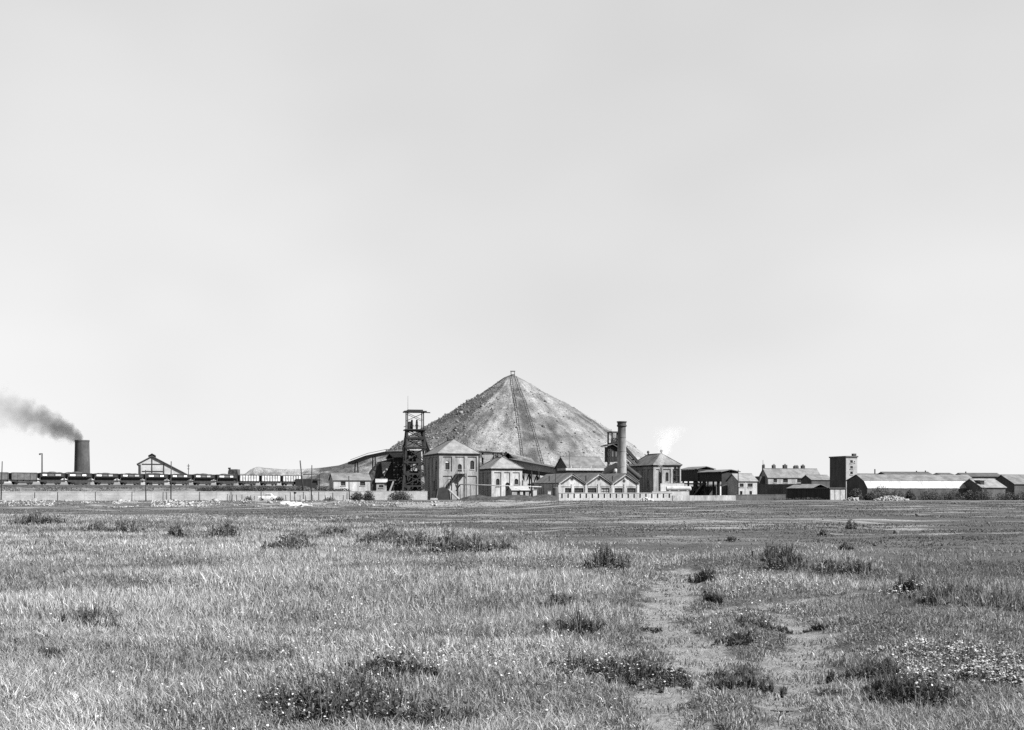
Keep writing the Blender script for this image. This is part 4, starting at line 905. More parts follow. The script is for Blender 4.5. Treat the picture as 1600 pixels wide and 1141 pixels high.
MB().bar((-0.9,0,0.6), (0.7,0,gz(751,312)), 0.5, 0.35).build('trough', M['concrete'], t); MB().bar((0.6,0.2,0), (0.6,0.2,gz(752,312)-.3), 0.2).build('post', M['steel'], t); MB().box(-0.6,1.2,-.3,.5,gz(751.5,312),gz(749.8,312)).build('hood', M['iron_grey'], t)
t = thing('hopper_block', 'dark square hopper standing on the skyline beyond the train', 'hopper', at(368,745,396)-Vector((0,0,gz(745,396))))
MB().box(-1.7,1.0,-2,2,0,gz(733.5,396)).build('bin', M['brick_dark'], t); MB().pry([(-3.0,0),(3.5,0),(1.02,gz(735,396)),(-1.72,gz(735,396))], -2.6, -2.01).build('ramp', M['coal'], t); MB().box(-1.9,-1.2,-2.1,-1.4,gz(733.5,396)+.002,gz(731,396)).build('head', M['iron'], t)

# ------------------------------------------------------------------ coal train
PITCH = TLEN/8; BL = PITCH-0.75
def wagon_base(t):
    u_ = MB().box(-BL/2-.1, BL/2+.1, -1.0, -0.88, 0.62, 1.12); u_.box(-1.3, 1.3, -1.02, -.9, .25, .6); u_.box(-BL/2-.1, BL/2+.1, 0.6, 0.75, 0.82, 1.12)
    u_.box(-BL/2-.12, -BL/2+.1, -1.1, 1.1, 0.80, 1.14); u_.box(BL/2-.1, BL/2+.12, -1.1, 1.1, 0.80, 1.14); u_.build('underframe', M['iron'], t)
    for x in (-1.7, 1.7):
        for y in (-0.76, 0.76):
            w = MB().tube((x,y-.06,0.48), (x,y+.06,0.48), 0.48, n=18).build('wheel', M['iron'], t); MB().tube((x,y-.1,0.48), (x,y+.1,0.48), 0.13, n=8).build('hub', M['iron_grey'], w)
        MB().tube((x,-.7,0.48), (x,.7,0.48), 0.08, n=6).build('axle', M['iron'], t)
        for y in (-0.95, 0.95): MB().box(x-.3, x+.3, y-.06, y+.06, 0.4, 0.78).build('axle_box', M['iron'], t)
    for x in (-1, 1):
        for y in (-0.85, 0.85): MB().tube((x*(BL/2+.12),y,0.98), (x*(BL/2+.36),y,0.98), 0.13, n=8).build('buffer', M['iron'], t)
def wagon_hopper():
    t = thing('coal_wagon', 'x', 'wagon'); wagon_base(t); h0, h1 = 1.85, 2.72
    for y in (-1, 1):
        MB().add([(-BL/2,y*1.2,h0),(BL/2,y*1.2,h0),(BL/2,y*1.2,h1),(-BL/2,y*1.2,h1),(-BL/2,y*1.12,h0),(BL/2,y*1.12,h0),(BL/2,y*1.12,h1),(-BL/2,y*1.12,h1)], [(0,1,2,3),(7,6,5,4),(0,1,5,4),(3,2,6,7),(0,3,7,4),(1,2,6,5)]).build('side', M['iron'], t)
        MB().add([(-BL/2,y*1.2,h0-.004),(BL/2,y*1.2,h0-.004),(BL/2-1.1,y*0.45,1.0),(-BL/2+1.1,y*0.45,1.0)], [(0,1,2,3)]).build('tapered_plate', M['iron'], t)
    for x in (-1, 1):
        MB().add([(x*BL/2,-1.12,1.75),(x*BL/2,1.12,1.75),(x*BL/2,1.12,h1),(x*BL/2,-1.12,h1)], [(0,1,2,3)]).build('end', M['iron'], t)
        MB().add([(x*BL/2,-1.12,1.75),(x*BL/2,1.12,1.75),(x*(BL/2-1.1),0.45,1.0),(x*(BL/2-1.1),-0.45,1.0)], [(0,1,2,3)]).build('slope_sheet', M['iron'], t)
        for y in (-1.05, 1.05): MB().bar((x*BL/2,y,1.1), (x*BL/2,y,1.85), 0.12).build('corner_strut', M['iron_grey'], t)
    MB().box(-BL/2-.03, BL/2+.03, -1.26, -1.205, h1-.14, h1+.05).build('top_rim', M['iron'], t)
    for k in range(9): MB().box(-BL/2+BL*k/8-.045, -BL/2+BL*k/8+.045, -1.27, -1.204, h0, h1-.145).build('rib', M['iron'], t)
    nx, ny = 18, 9; X, Y = np.meshgrid(np.linspace(-BL/2+.05, BL/2-.05, nx), np.linspace(-1.1, 1.1, ny))
    o = grid_mesh('coal_load', X, Y, h1-.12+0.33*np.cos(X/BL*np.pi*0.95)*np.cos(Y/2.4*np.pi)+(fbm(X*2, Y*2, 81)-.5)*.3, M['coal']); o.parent = t
    return t
def wagon_box(m, ribs, load=True):
    t = thing('coal_wagon', 'x', 'wagon'); wagon_base(t); h1 = 2.68
    for y in (-1, 1): MB().box(-BL/2, BL/2, min(y*1.2,y*1.1), max(y*1.2,y*1.1), 1.16, h1).build('side', M[m], t)
    for x in (-1, 1): MB().box(min(x*BL/2,x*(BL/2-.1)), max(x*BL/2,x*(BL/2-.1)), -1.098, 1.098, 1.16, h1).build('end', M['iron'], t)
    MB().box(-BL/2+.1, BL/2-.1, -1.098, 1.098, 1.16, 1.25).build('floor', M['iron'], t)
    for k in range(ribs+1): x = -BL/2+.06+(BL-.12)*k/ribs; MB().box(x-.07, x+.07, -1.3, -1.203, 1.1, h1-.02).build('rib', M['iron_grey'], t)
    MB().box(-BL/2-.02, BL/2+.02, -1.27, -1.08, h1+.002, h1+.1).build('top_rim', M['iron'], t)
    if load:
        X, Y = np.meshgrid(np.linspace(-BL/2+.12, BL/2-.12, 16), np.linspace(-1.07, 1.07, 8))
        o = grid_mesh('coal_load', X, Y, h1-.15+0.25*np.cos(X/BL*np.pi*0.95)*np.cos(Y/2.4*np.pi)+(fbm(X*2, Y*2, 83)-.5)*.3, M['coal']); o.parent = t
    return t
def place(t, s, lab, grp): p = along(s, 0, TZ+.05); t.location = p; t.rotation_euler = (0,0,math.atan2(TDIR.y, TDIR.x)); tag(t, lab, 'wagon', grp)
proto = wagon_hopper()
ORD = ['first', 'second', 'third', 'fourth', 'fifth', 'sixth', 'seventh', 'eighth']
for k in range(8):
    t = proto if k == 0 else copy_tree(proto)
    place(t, PITCH*(k+0.5), 'dark hopper wagon with white side patches, %s such wagon from the left' % ORD[k], 'hopper wagons with white patches')
for k in range(8):
    t = [c for c in COL.objects if c.get('group') == 'hopper wagons with white patches'][k]; j = random.uniform(-.18, .18)
    for c_ in t.children:
        if c_.name.startswith('coal_load'): c_.scale = (1, 1, random.uniform(.97, 1.1)); c_.rotation_euler = (0, random.uniform(-.03, .03), math.pi*(k%2))
    for a, b_, m in ((0.10,0.31+random.uniform(-.03,.02),'white'), (0.33,0.57,'iron_grey'), (0.62,0.82+random.uniform(-.05,.03),random.choice(('white','white','offwhite')))):
        MB().box(-BL/2+BL*a+j, -BL/2+BL*b_+j, -1.3, -1.275, 2.08, 2.48).build('lettering_panel', M[m], t)
pg = wagon_box('iron_grey', 4); place(pg, -PITCH*0.5, 'grey-sided wagon coupled left of the first patched hopper wagon', 'grey box wagons')
for k, lab in ((1,'grey-sided wagon second from the photo\'s left edge of the train'), (2,'grey-sided wagon at the far left end of the train')):
    place(copy_tree(pg), -PITCH*(k+0.5), lab, 'grey box wagons')
pl = wagon_box('ironlight', 7, False); place(pl, PITCH*8.5, 'bleached ribbed wagon next to the last patched hopper wagon', 'bleached ribbed wagons')
place(copy_tree(pl), PITCH*9.5, 'bleached ribbed wagon in the middle of the three pale ones', 'bleached ribbed wagons')
place(copy_tree(pl), PITCH*10.5, 'bleached ribbed wagon at the right end of the train', 'bleached ribbed wagons')
# a low dark loading dock past the train's end
t = thing('loading_dock', 'dark timber loading dock at the right end of the train', 'dock', at(477,757,338)-Vector((0,0,gz(757,338))))
MB().box(-2.7,3.0,0,4,0,gz(748.5,338)).build('platform', M['timber'], t); MB().box(2.4,4.2,-.3,2,gz(751,338),gz(749.5,338)).build('shelf', M['timber'], t); MB().bar((3.9,-.2,0),(3.9,-.2,gz(741,338)),.2).build('post', M['timber'], t); MB().bar((-.6,-.2,gz(741.5,338)),(3.4,-.2,gz(740.8,338)),.24).build('arm', M['timber'], t)

# ------------------------------------------------------------------ poles, lamp, fences
def pole(px0, r0, px1, r1, d, lab, r=0.13, arm=None, base=None, cat='pole', name='telegraph_pole'):
    top = at(px0, r0, d); zb = base if base is not None else float(hgt(np.array(gx(px1,d)), np.array(d)))
    t = thing(name, lab, cat, (gx(px1,d), d, zb)); o = Vector(t.location)
    MB().tube((0,0,-0.2), top-o, r, r*0.75, 8).build('shaft', M['timber'], t, True)
    if arm:
        for dz, w in arm:
            MB().bar(top-o+Vector((-w,-.1,dz)), top-o+Vector((w,-.1,dz)), 0.1, 0.13).build('cross_arm', M['timber'], t)
            for q in (-0.8, 0.8): MB().tube(top-o+Vector((w*q,-.1,dz+.06)), top-o+Vector((w*q,-.1,dz+.24)), 0.05, n=6).build('insulator', M['offwhite'], t)
    else: MB().rings([(r*.8,0),(r*.9,.05),(0.02,.16)], 8, top-o).build('cap', M['timber'], t)
    return t
pole(3.5, 722, 1.5, 783, 252, 'dark pole at the left edge before the long pale wall')
pole(227.5, 735.5, 228, 782, 259, 'short dark pole before the wall below the engine shed')
pole(267.5, 722, 267, 780, 262, 'taller dark pole rising past the engine shed slope')
pole(294.5, 725, 294.5, 745, 345, 'far telegraph pole with small arms right of the engine shed', arm=((-.6,.4),(-1.4,.3)))
pole(469, 720.5, 474.5, 762, 300, 'leaning dark pole beyond the end of the train', 0.18, base=1.0)
pole(487.3, 728, 486.3, 782, 268, 'thin upright pole just right of the leaning pole')
pole(545, 745, 546, 781, 270, 'short pole standing before the long hut')
pole(831, 737, 831, 772, 288, 'thin pole between the yard hut and the workshop', 0.09)
pole(842, 732, 842, 745, 330, 'thin pole rising behind the gantry', 0.09)
pole(889.5, 708, 889.5, 735, 316, 'thin mast left of the dark gable behind the workshop', 0.1)
pole(1153.5, 735, 1153.5, 772, 300, 'thin mast at the right corner of the open dark shed', 0.12)
t = thing('lamp_post', 'lamp post with a lamp on a short arm beyond the grey wagons', 'lamp post', (gx(65.7,318), 318, 2.0))
h = gz(708.5,318)-2.0
MB().tube((0,0,-.5),(0,0,h),.2,.16,8).build('shaft', M['timber'], t); MB().bar((0.15,0,h-.05),(-.65,0,h-.05),.12).build('arm', M['iron'], t)
MB().rings([(0.05,.1),(.26,0),(.22,-.28),(.05,-.32)], 10, (-.55,0,h-.1)).build('lamp', M['iron'], t)

t = thing('wire_fence', 'wire fence on dark posts along the foot of the long pale wall', 'fence')
fpx = [(-20,769),(54,769.5),(90,769),(149,769),(206,769),(254.5,769),(260,769),(311.5,769),(361,768),(408,768),(453.5,769),(474,768.5),(498,768.5),(520,770),(542,769.5)]
tops = []
for px, r0 in fpx:
    d = 252+px*0.0285; x = gx(px, d); zb = float(hgt(np.array(x), np.array(d))); tp = gz(r0, d)
    MB().tube((x,d,zb-.2), (x+random.uniform(-.06,.06),d,tp), 0.1, 0.085, 6).build('post', M['timber'], t); tops.append(Vector((x,d,tp)))
for dz in (0.15, 0.7):
    m = MB()
    for a, b_ in zip(tops, tops[1:]): m.tube(a-Vector((0,0,dz)), b_-Vector((0,0,dz)), 0.008, n=3, cap=False)
    m.build('wire', M['iron_grey'], t)
t = thing('broken_paling', 'row of short broken stakes left of the white car', 'fence')
for px, r0 in ((355,772),(358,774),(362.5,773),(370,773),(378,773),(391,774),(397,775)):
    d = 268; x = gx(px,d); MB().tube((x,d,-.2), (x+random.uniform(-.12,.12),d,gz(r0,d)), 0.09, 0.07, 5).build('stake', M['timber'], t)
t = thing('broken_paling', 'row of short broken stakes right of the white car', 'fence')
for px, r0 in ((447,774),(461,770.5),(469,774),(478,774),(489,774),(509,774),(516,774.5),(536,774)):
    d = 268; x = gx(px,d); MB().tube((x,d,-.2), (x+random.uniform(-.15,.15),d,gz(r0,d)), 0.09, 0.07, 5).build('stake', M['timber'], t)
    if px == 461: MB().rings([(.05,.3),(.3,.2),(.3,-.1),(.05,-.2)][::-1], 8, (x,d,gz(r0,d))).build('stake_head', M['timber'], t)

# ------------------------------------------------------------------ white car
CD = 272.0; t = thing('saloon_car', 'white saloon car parked side-on before the pale wall', 'car', (gx(417.5,CD), CD, float(hgt(np.array(gx(417.5,CD)), np.array(CD)))+.02))
sec = [(-1.95,.35),(-1.98,.62),(-1.9,.82),(-1.0,.92),(-.55,.93),(1.15,.95),(1.85,.86),(1.95,.6),(1.93,.35)]
def car_loft(prof, ys):
    m = MB(); n = len(prof); vs = []
    for y, sc, dz in ys: vs += [(x*sc, y, z_+dz if z_ > .5 else z_) for x, z_ in prof]
    fs = [tuple(range(n)), tuple(range((len(ys)-1)*n, len(ys)*n))[::-1]]
    for k in range(len(ys)-1): fs += [(k*n+i, k*n+(i+1)%n, (k+1)*n+(i+1)%n, (k+1)*n+i) for i in range(n)]
    return m.add(vs, fs)
car_loft(sec, [(-.76,.97,-.05),(-.68,1,0),(.68,1,0),(.76,.97,-.05)]).build('body', M['white'], t)
cab = [(-.78,.9),(-.3,1.38),(-.1,1.44),(.75,1.44),(.98,1.38),(1.38,.92)]
car_loft(cab, [(-.66,.97,0),(-.5,.96,.02),(.5,.96,.02),(.66,.97,0)]).build('cabin', M['white'], t)
for a in ([(-.62,.95),(-.26,1.32),(.22,1.35),(.22,.95)], [(.3,.95),(.3,1.35),(.82,1.33),(1.1,.95)]):
    m = MB(); m.pry([(x*.96,z_) for x, z_ in a], -.672, -.664); m.build('side_window', M['glazing'], t)
for x in (-1.22, 1.2):
    for y in (-.7, .7):
        w = MB().tube((x,y-.09,.3),(x,y+.09,.3),.31,n=18).build('wheel', M['rubber'], t); MB().tube((x,y-.1,.3),(x,y+.1,.3),.17,n=14).build('hub_cap', M['chrome'], w)
for y in (-.5,.5): MB().tube((-1.99,y,.66),(-1.93,y,.66),.11,n=10).build('headlight', M['chrome'], t)
for x in (-2.03, 1.99): MB().box(x-.05,x+.05,-.74,.74,.38,.5).build('bumper', M['chrome'], t)
t = thing('slab_ramp', 'pale broken concrete slab ramp lying before the white car', 'slab', (gx(460,233),233,float(hgt(np.array(gx(460,233)),np.array(233.)))+.15))
for k, (x, y, w, l) in enumerate(((-2.6,2.5,2.2,2.6),(-.9,1.0,2.0,2.6),(1.0,.2,1.8,2.4),(2.6,-1.2,1.5,1.6),(.2,-2.2,1.9,1.7),(3.9,-2.0,1.2,.9))):
    o = MB().box(-w*.4,w*.4,-l*.4,l*.4,-.08,.08).build('slab', M['flag'], t); o.location = (x*.8,y*.8,-.25*k*.35+.3); o.rotation_euler = (R(12+random.uniform(-6,6)), R(random.uniform(-9,9)), R(random.uniform(-25,25)))
# ------------------------------------------------------------------ foliage materials: a colour carried by each blade or leaf
def leaf_mat(name, trans=0.3, rough=0.7):
    m = bpy.data.materials.new(name); m.use_nodes = True; N = m.node_tree.nodes; L = m.node_tree.links; N.clear()
    a = N.new('ShaderNodeAttribute'); a.attribute_name = 'tone'
    cc = N.new('ShaderNodeCombineColor')
    for i in range(3): L.new(a.outputs['Fac'], cc.inputs[i])
    d = N.new('ShaderNodeBsdfPrincipled'); d.inputs['Roughness'].default_value = rough; d.inputs['Specular IOR Level'].default_value = 0.15
    t = N.new('ShaderNodeBsdfTranslucent'); x = N.new('ShaderNodeMixShader'); x.inputs[0].default_value = trans
    o = N.new('ShaderNodeOutputMaterial')
    L.new(cc.outputs[0], d.inputs['Base Color']); L.new(cc.outputs[0], t.inputs[0]); L.new(d.outputs[0], x.inputs[1]); L.new(t.outputs[0], x.inputs[2]); L.new(x.outputs[0], o.inputs[0])
    return m
ML = leaf_mat('leaf'); MG = leaf_mat('grass_blade', 0.3)
def foliage_obj(name, V, loops, sizes, tone, m, parent=None):
    me = bpy.data.meshes.new(name); raw_mesh(me, V, loops, sizes)
    a = me.attributes.new('tone', 'FLOAT', 'POINT'); a.data.foreach_set('value', np.asarray(tone, np.float32))
    me.materials.append(m); o = bpy.data.objects.new(name, me); COL.objects.link(o)
    if parent is not None: o.parent = parent
    return o
def blades(P, H, W, lean, az, tone):
    """P (n,3) roots; each blade five points: two at the root, two at mid height, a tip"""
    n = len(P); fa = RNG.uniform(0, 2*np.pi, n); w = np.stack([np.cos(fa), np.sin(fa), np.zeros(n)], -1)*W[:,None]/2
    ld = np.stack([np.cos(az), np.sin(az), np.zeros(n)], -1)
    mid = P+np.array([0,0,1])*(H*0.58)[:,None]+ld*(H*lean*0.3)[:,None]
    tip = P+np.array([0,0,1])*(H*np.sqrt(np.clip(1-0.45*lean**2, 0.15, 1)))[:,None]+ld*(H*lean)[:,None]
    V = np.stack([P-w*.8, P+w*.8, mid+w, mid-w, tip], 1).reshape(-1, 3)
    b = np.arange(n)[:,None]*5
    lo = np.concatenate([b+np.array([[0,1,2,3]]), b+np.array([[3,2,4]])], 1)
    return V, lo.ravel(), np.tile([4,3], n), np.repeat(tone, 5)
def leaves(C, size, tone, flat=0.5):
    n = len(C); nr = RNG.normal(size=(n,3)); nr[:,2] = np.abs(nr[:,2])+flat*2; nr /= np.linalg.norm(nr, axis=1)[:,None]
    a = np.cross(nr, RNG.normal(size=(n,3))); a /= np.linalg.norm(a, axis=1)[:,None]; b = np.cross(nr, a)
    s = size[:,None]
    V = np.stack([C-a*s*.5, C+b*s*.28+nr*s*.08, C+a*s*.5, C-b*s*.28+nr*s*.08], 1).reshape(-1, 3)
    lo = np.arange(n*4); return V, lo, np.full(n, 4), np.repeat(tone, 4)

# ------------------------------------------------------------------ rough grass: one mass of blades
def scatter(n, d0, d1, pw=-1.5, wide=0.475):
    # depth density so that blades per square metre fall as d**pw
    u_ = RNG.random(n); e = pw+2; d = (d0**e+u_*(d1**e-d0**e))**(1/e)
    x = d*RNG.uniform(-wide, wide, n); return x, d
def slivers(P, H, W, lean, az, tone):                # one-triangle blades for farther off
    n = len(P); fa = RNG.uniform(0, 2*np.pi, n); w = np.stack([np.cos(fa), np.sin(fa), np.zeros(n)], -1)*W[:,None]/2
    ld = np.stack([np.cos(az), np.sin(az), np.zeros(n)], -1)
    tip = P+np.array([0,0,1])*(H*np.sqrt(np.clip(1-0.45*lean**2, 0.15, 1)))[:,None]+ld*(H*lean)[:,None]
    return np.stack([P-w, P+w, tip], 1).reshape(-1, 3), np.arange(n*3), np.full(n, 3), np.repeat(tone, 3)
def rough(n, d0, d1, pw, build, wk, name, label, hk=1.0):
    x, y = scatter(n, d0, d1, pw)
    T_ = tall(x, y); TR = trod(x, y)*ss(45, 36, y); SHT = shortz(x, y)
    px_ = pxof(x, y); rw = rowof(y)
    patch = fbm(x*0.35, y*0.35, 101); fine_ = fbm(x*1.6, y*1.6, 103); big = fbm(x*0.09, y*0.09, 105); mic = fbm(x*5, y*5, 104, 2)
    keep = RNG.random(len(x)) < np.clip(T_, 0, 1)*(1-0.9*TR)*(1-0.1*SHT)*np.clip(0.5+1.6*(mic-0.35)+.5*(fine_-.4), 0.15, 1)
    x, y, TR, SHT, px_, rw, patch, fine_, big, mic = [a[keep] for a in (x, y, TR, SHT, px_, rw, patch, fine_, big, mic)]; n = len(x)
    right = ss(820, 1020, px_)
    H = (0.10*(1-right)+0.085*right)*(0.5+1.0*patch)*(0.6+0.8*fine_)*hk
    H = H*(1-SHT*(0.75-0.55*ss(0.48, 0.62, fine_)))*(1-TR*0.5)
    corner = ss(300, 60, px_)*ss(985, 1070, rw)          # long bleached grass at the near left
    H = H*(1+0.3*corner)*np.clip(RNG.gamma(6, 1/6, n), .2, 1.7)
    tone = 0.075+0.085*ss(0.38, 0.66, patch)+0.11*(big-0.5)+0.02*right+0.09*(fine_-.5)+.06*(mic-.5)+.05
    rdark = ss(1290, 1420, px_)*ss(1010, 960, rw)
    tone = np.clip(tone, .03, 1)*(1-0.35*rdark)*(1-0.3*SHT*ss(.48, .62, fine_))+0.08*corner
    tone = tone*np.exp(RNG.normal(0, 0.28, n))
    strw = RNG.random(n) < (0.10+0.25*corner); tone = np.clip(np.where(strw, tone*1.4+.02, tone), 0.02, 0.5)
    W_ = (0.0030+0.00040*y)*wk*RNG.uniform(0.6, 1.5, n)
    lean = np.clip(RNG.gamma(2.2, 0.27, n)+0.25*corner*RNG.random(n), 0.02, 1.3)
    az = RNG.uniform(0, 2*np.pi, n)*0.85+fbm(x*0.5, y*0.5, 107)*4
    V, lo, sz, tn = build(np.stack([x, y, hgt(x, y)-0.01], -1), H, W_, lean, az, tone)
    tag(foliage_obj(name, V, lo, sz, tn, MG), label, 'grass', kind='stuff')
rough(400000, 9.0, 19.0, -1.3, blades, 1.0, 'rough_grass', 'dry rough grass in the near field')
rough(1150000, 18.0, 125.0, -1.5, slivers, 1.7, 'farther_grass', 'dry rough grass in the farther part of the field', 1.15)
# clover and other small broad leaves low in the sward
x, y = scatter(150000, 9.0, 36.0, -1.5); px_ = pxof(x, y); k = RNG.random(len(x)) < tall(x, y)*(1-trod(x, y))*ss(.40, .62, fbm(x*.55, y*.55, 117))*ss(100, 420, px_)
x, y = x[k], y[k]; n = len(x)
V, lo, sz, tn = leaves(np.stack([x, y, hgt(x, y)+RNG.beta(1.6, 2.0, n)*.13*(1-.6*shortz(x, y))], -1), (.014+.0009*y)*RNG.uniform(.6, 1.5, n), np.clip((.04+.06*fbm(x*1.1, y*1.1, 118))*np.exp(RNG.normal(0, .4, n)), .015, .3), .5)
tag(foliage_obj('clover_leaves', V, lo, sz, tn, ML), 'small broad clover leaves low among the grass', 'clover', kind='stuff')
# a flattened shock of long bleached straw at the near left
x, y = scatter(34000, 9.2, 14.5, -1.0); px_ = pxof(x, y); k = RNG.random(len(x)) < ss(280, 40, px_)*ss(.42, .6, fbm(x*1.2, y*1.2, 119)); x, y = x[k], y[k]; n = len(x)
V, lo, sz, tn = blades(np.stack([x, y, hgt(x, y)], -1), RNG.uniform(.12, .28, n), RNG.uniform(.003, .006, n), np.clip(RNG.normal(.85, .3, n), .1, 1.4), RNG.uniform(0, 6.28, n), np.clip(.22*np.exp(RNG.normal(0, .3, n)), .06, .4))
tag(foliage_obj('bleached_straw', V, lo, sz, tn, MG), 'flattened shock of long bleached straw at the bottom left', 'straw', kind='stuff')
# matted short grass on the worn stretch and the paths
x, y = scatter(300000, 9.0, 42.0, -1.5); px_ = pxof(x, y); k = (px_ > 900) & (px_ < 1420); x, y = x[k], y[k]
S_ = np.clip(shortz(x, y)+trod(x, y), 0, 1); TR = trod(x, y); nn = fbm(x*2.2, y*2.2, 109)
k = RNG.random(len(x)) < S_*np.clip(ss(.30, .55, nn)+.15, 0, 1)*(1-.4*TR); x, y, nn = x[k], y[k], nn[k]; n = len(x)
V, lo, sz, tn = blades(np.stack([x, y, hgt(x, y)-.005], -1), (.02+.05*ss(.4, .7, nn))*RNG.uniform(.5, 1.5, n), (.004+.0005*y)*RNG.uniform(.7, 1.4, n), np.clip(RNG.gamma(3, .25, n), .1, 1.2), RNG.uniform(0, 6.28, n), np.clip((.085+.09*fbm(x*.8, y*.8, 110))*np.exp(RNG.normal(0, .35, n)), .02, .4))
tag(foliage_obj('matted_grass', V, lo, sz, tn, MG), 'thin matted grass on the worn paths', 'grass', kind='stuff')
# low turf beyond
x, y = scatter(420000, 30.0, 235.0, -1.2, 0.46)
n_ = fbm(x*0.12, y*0.2, 111)+0.5*(fbm(x*0.6, y*0.9, 113)-0.5)
keep = RNG.random(len(x)) < (1-tall(x, y))*ss(0.30, 0.6, n_)
x, y, n_ = x[keep], y[keep], n_[keep]
H = (0.04+0.05*ss(0.5, 0.75, n_))*RNG.uniform(.5, 1.5, len(x)); Wd = (0.01+0.0009*y)*RNG.uniform(.6, 1.4, len(x))
V, lo, sz, tn = slivers(np.stack([x, y, hgt(x, y)-.01], -1), H, Wd, np.clip(RNG.gamma(2, .25, len(x)), 0, 1), RNG.uniform(0, 6.28, len(x)), np.clip((.04+.06*fbm(x*.12, y*.3, 115))*np.exp(RNG.normal(0, .35, len(x))), .012, .15))
tag(foliage_obj('grazed_turf', V, lo, sz, tn, MG), 'short dark turf on the flat beyond the rough grass', 'grass', kind='stuff')

# rank grass on the railway bank and the broken verge below the wall
n = 42000; s_ = RNG.uniform(-75, 80, n); c_ = RNG.uniform(4.5, 17, n); x = TA.x+TDIR.x*s_+TN.x*c_; y = TA.y+TDIR.y*s_+TN.y*c_
z_ = np.interp(c_, [3.2,4,16,22], [TZ-.25,TZ-.5,0.2,-.5])-.1; k = RNG.random(n) < ss(.36, .6, fbm(x*.3, y*.3, 161)); x, y, z_ = x[k], y[k], z_[k]
x2, y2 = scatter(60000, 222, 252, -1.0, .44); k = RNG.random(len(x2)) < ss(.42, .62, fbm(x2*.12, y2*.2, 163))*ss(1150, 900, pxof(x2, y2)); x2, y2 = x2[k], y2[k]
x = np.concatenate([x, x2]); y = np.concatenate([y, y2]); z_ = np.concatenate([z_, hgt(x2, y2)-.02]); n = len(x)
V, lo, sz, tn = slivers(np.stack([x, y, z_], -1), np.where(y < 253, .45, 1.0)*RNG.uniform(.15, .5, n), RNG.uniform(.12, .3, n), np.clip(RNG.gamma(2, .25, n), 0, 1), RNG.uniform(0, 6.28, n), np.clip((.03+.12*fbm(x*.15, y*.15, 165))*np.exp(RNG.normal(0, .35, n)), .02, .25))
tag(foliage_obj('bank_grass', V, lo, sz, tn, MG), 'rank grass on the railway bank and the verge below the wall', 'grass', kind='stuff')
# white clover and daisy heads scattered through the near grass
def flowers(x, y, h, s, tone):
    n = len(x); C = np.stack([x, y, hgt(x, y)+h], -1); a = RNG.uniform(0, 6.28, n); k = np.arange(6)*np.pi/3
    tl_ = RNG.normal(0, .35, (n,2)); ring = np.stack([np.cos(k), np.sin(k)], -1)
    V = C[:,None,:]+np.concatenate([ring[None]*s[:,None,None], (ring[None]*tl_[:,None,:]).sum(-1, keepdims=True)*s[:,None,None]], -1)
    top = C[:,None,:]+np.array([0,0,1])*(s*.45)[:,None,None]
    V = np.concatenate([V, top], 1).reshape(-1, 3); b = np.arange(n)[:,None]*7
    tri = np.array([[i, (i+1)%6, 6] for i in range(6)]).ravel()[None]
    return V, (b+tri).ravel(), np.full(n*6, 3), np.repeat(tone, 7)
x, y = scatter(20000, 9.5, 42, -1.2); p, r_ = pxof(x, y), rowof(y)
dens = 0.10+0.9*ss(0.52, 0.68, fbm(x*0.45, y*0.45, 121))*ss(200, 500, p)
dens *= tall(x, y)*(1-trod(x, y))*ss(1330, 1180, p)
k = RNG.random(len(x)) < dens; x, y = x[k], y[k]; n = len(x)
V, lo, sz, tn = flowers(x, y, RNG.uniform(.08, .26, n)*(1-.6*shortz(x, y)), RNG.uniform(.005, .011, n)*(1+.02*y), RNG.uniform(.25, .5, n))
tag(foliage_obj('wild_flowers', V, lo, sz, tn, MG), 'small white flower heads sprinkled through the grass', 'flowers', kind='stuff')

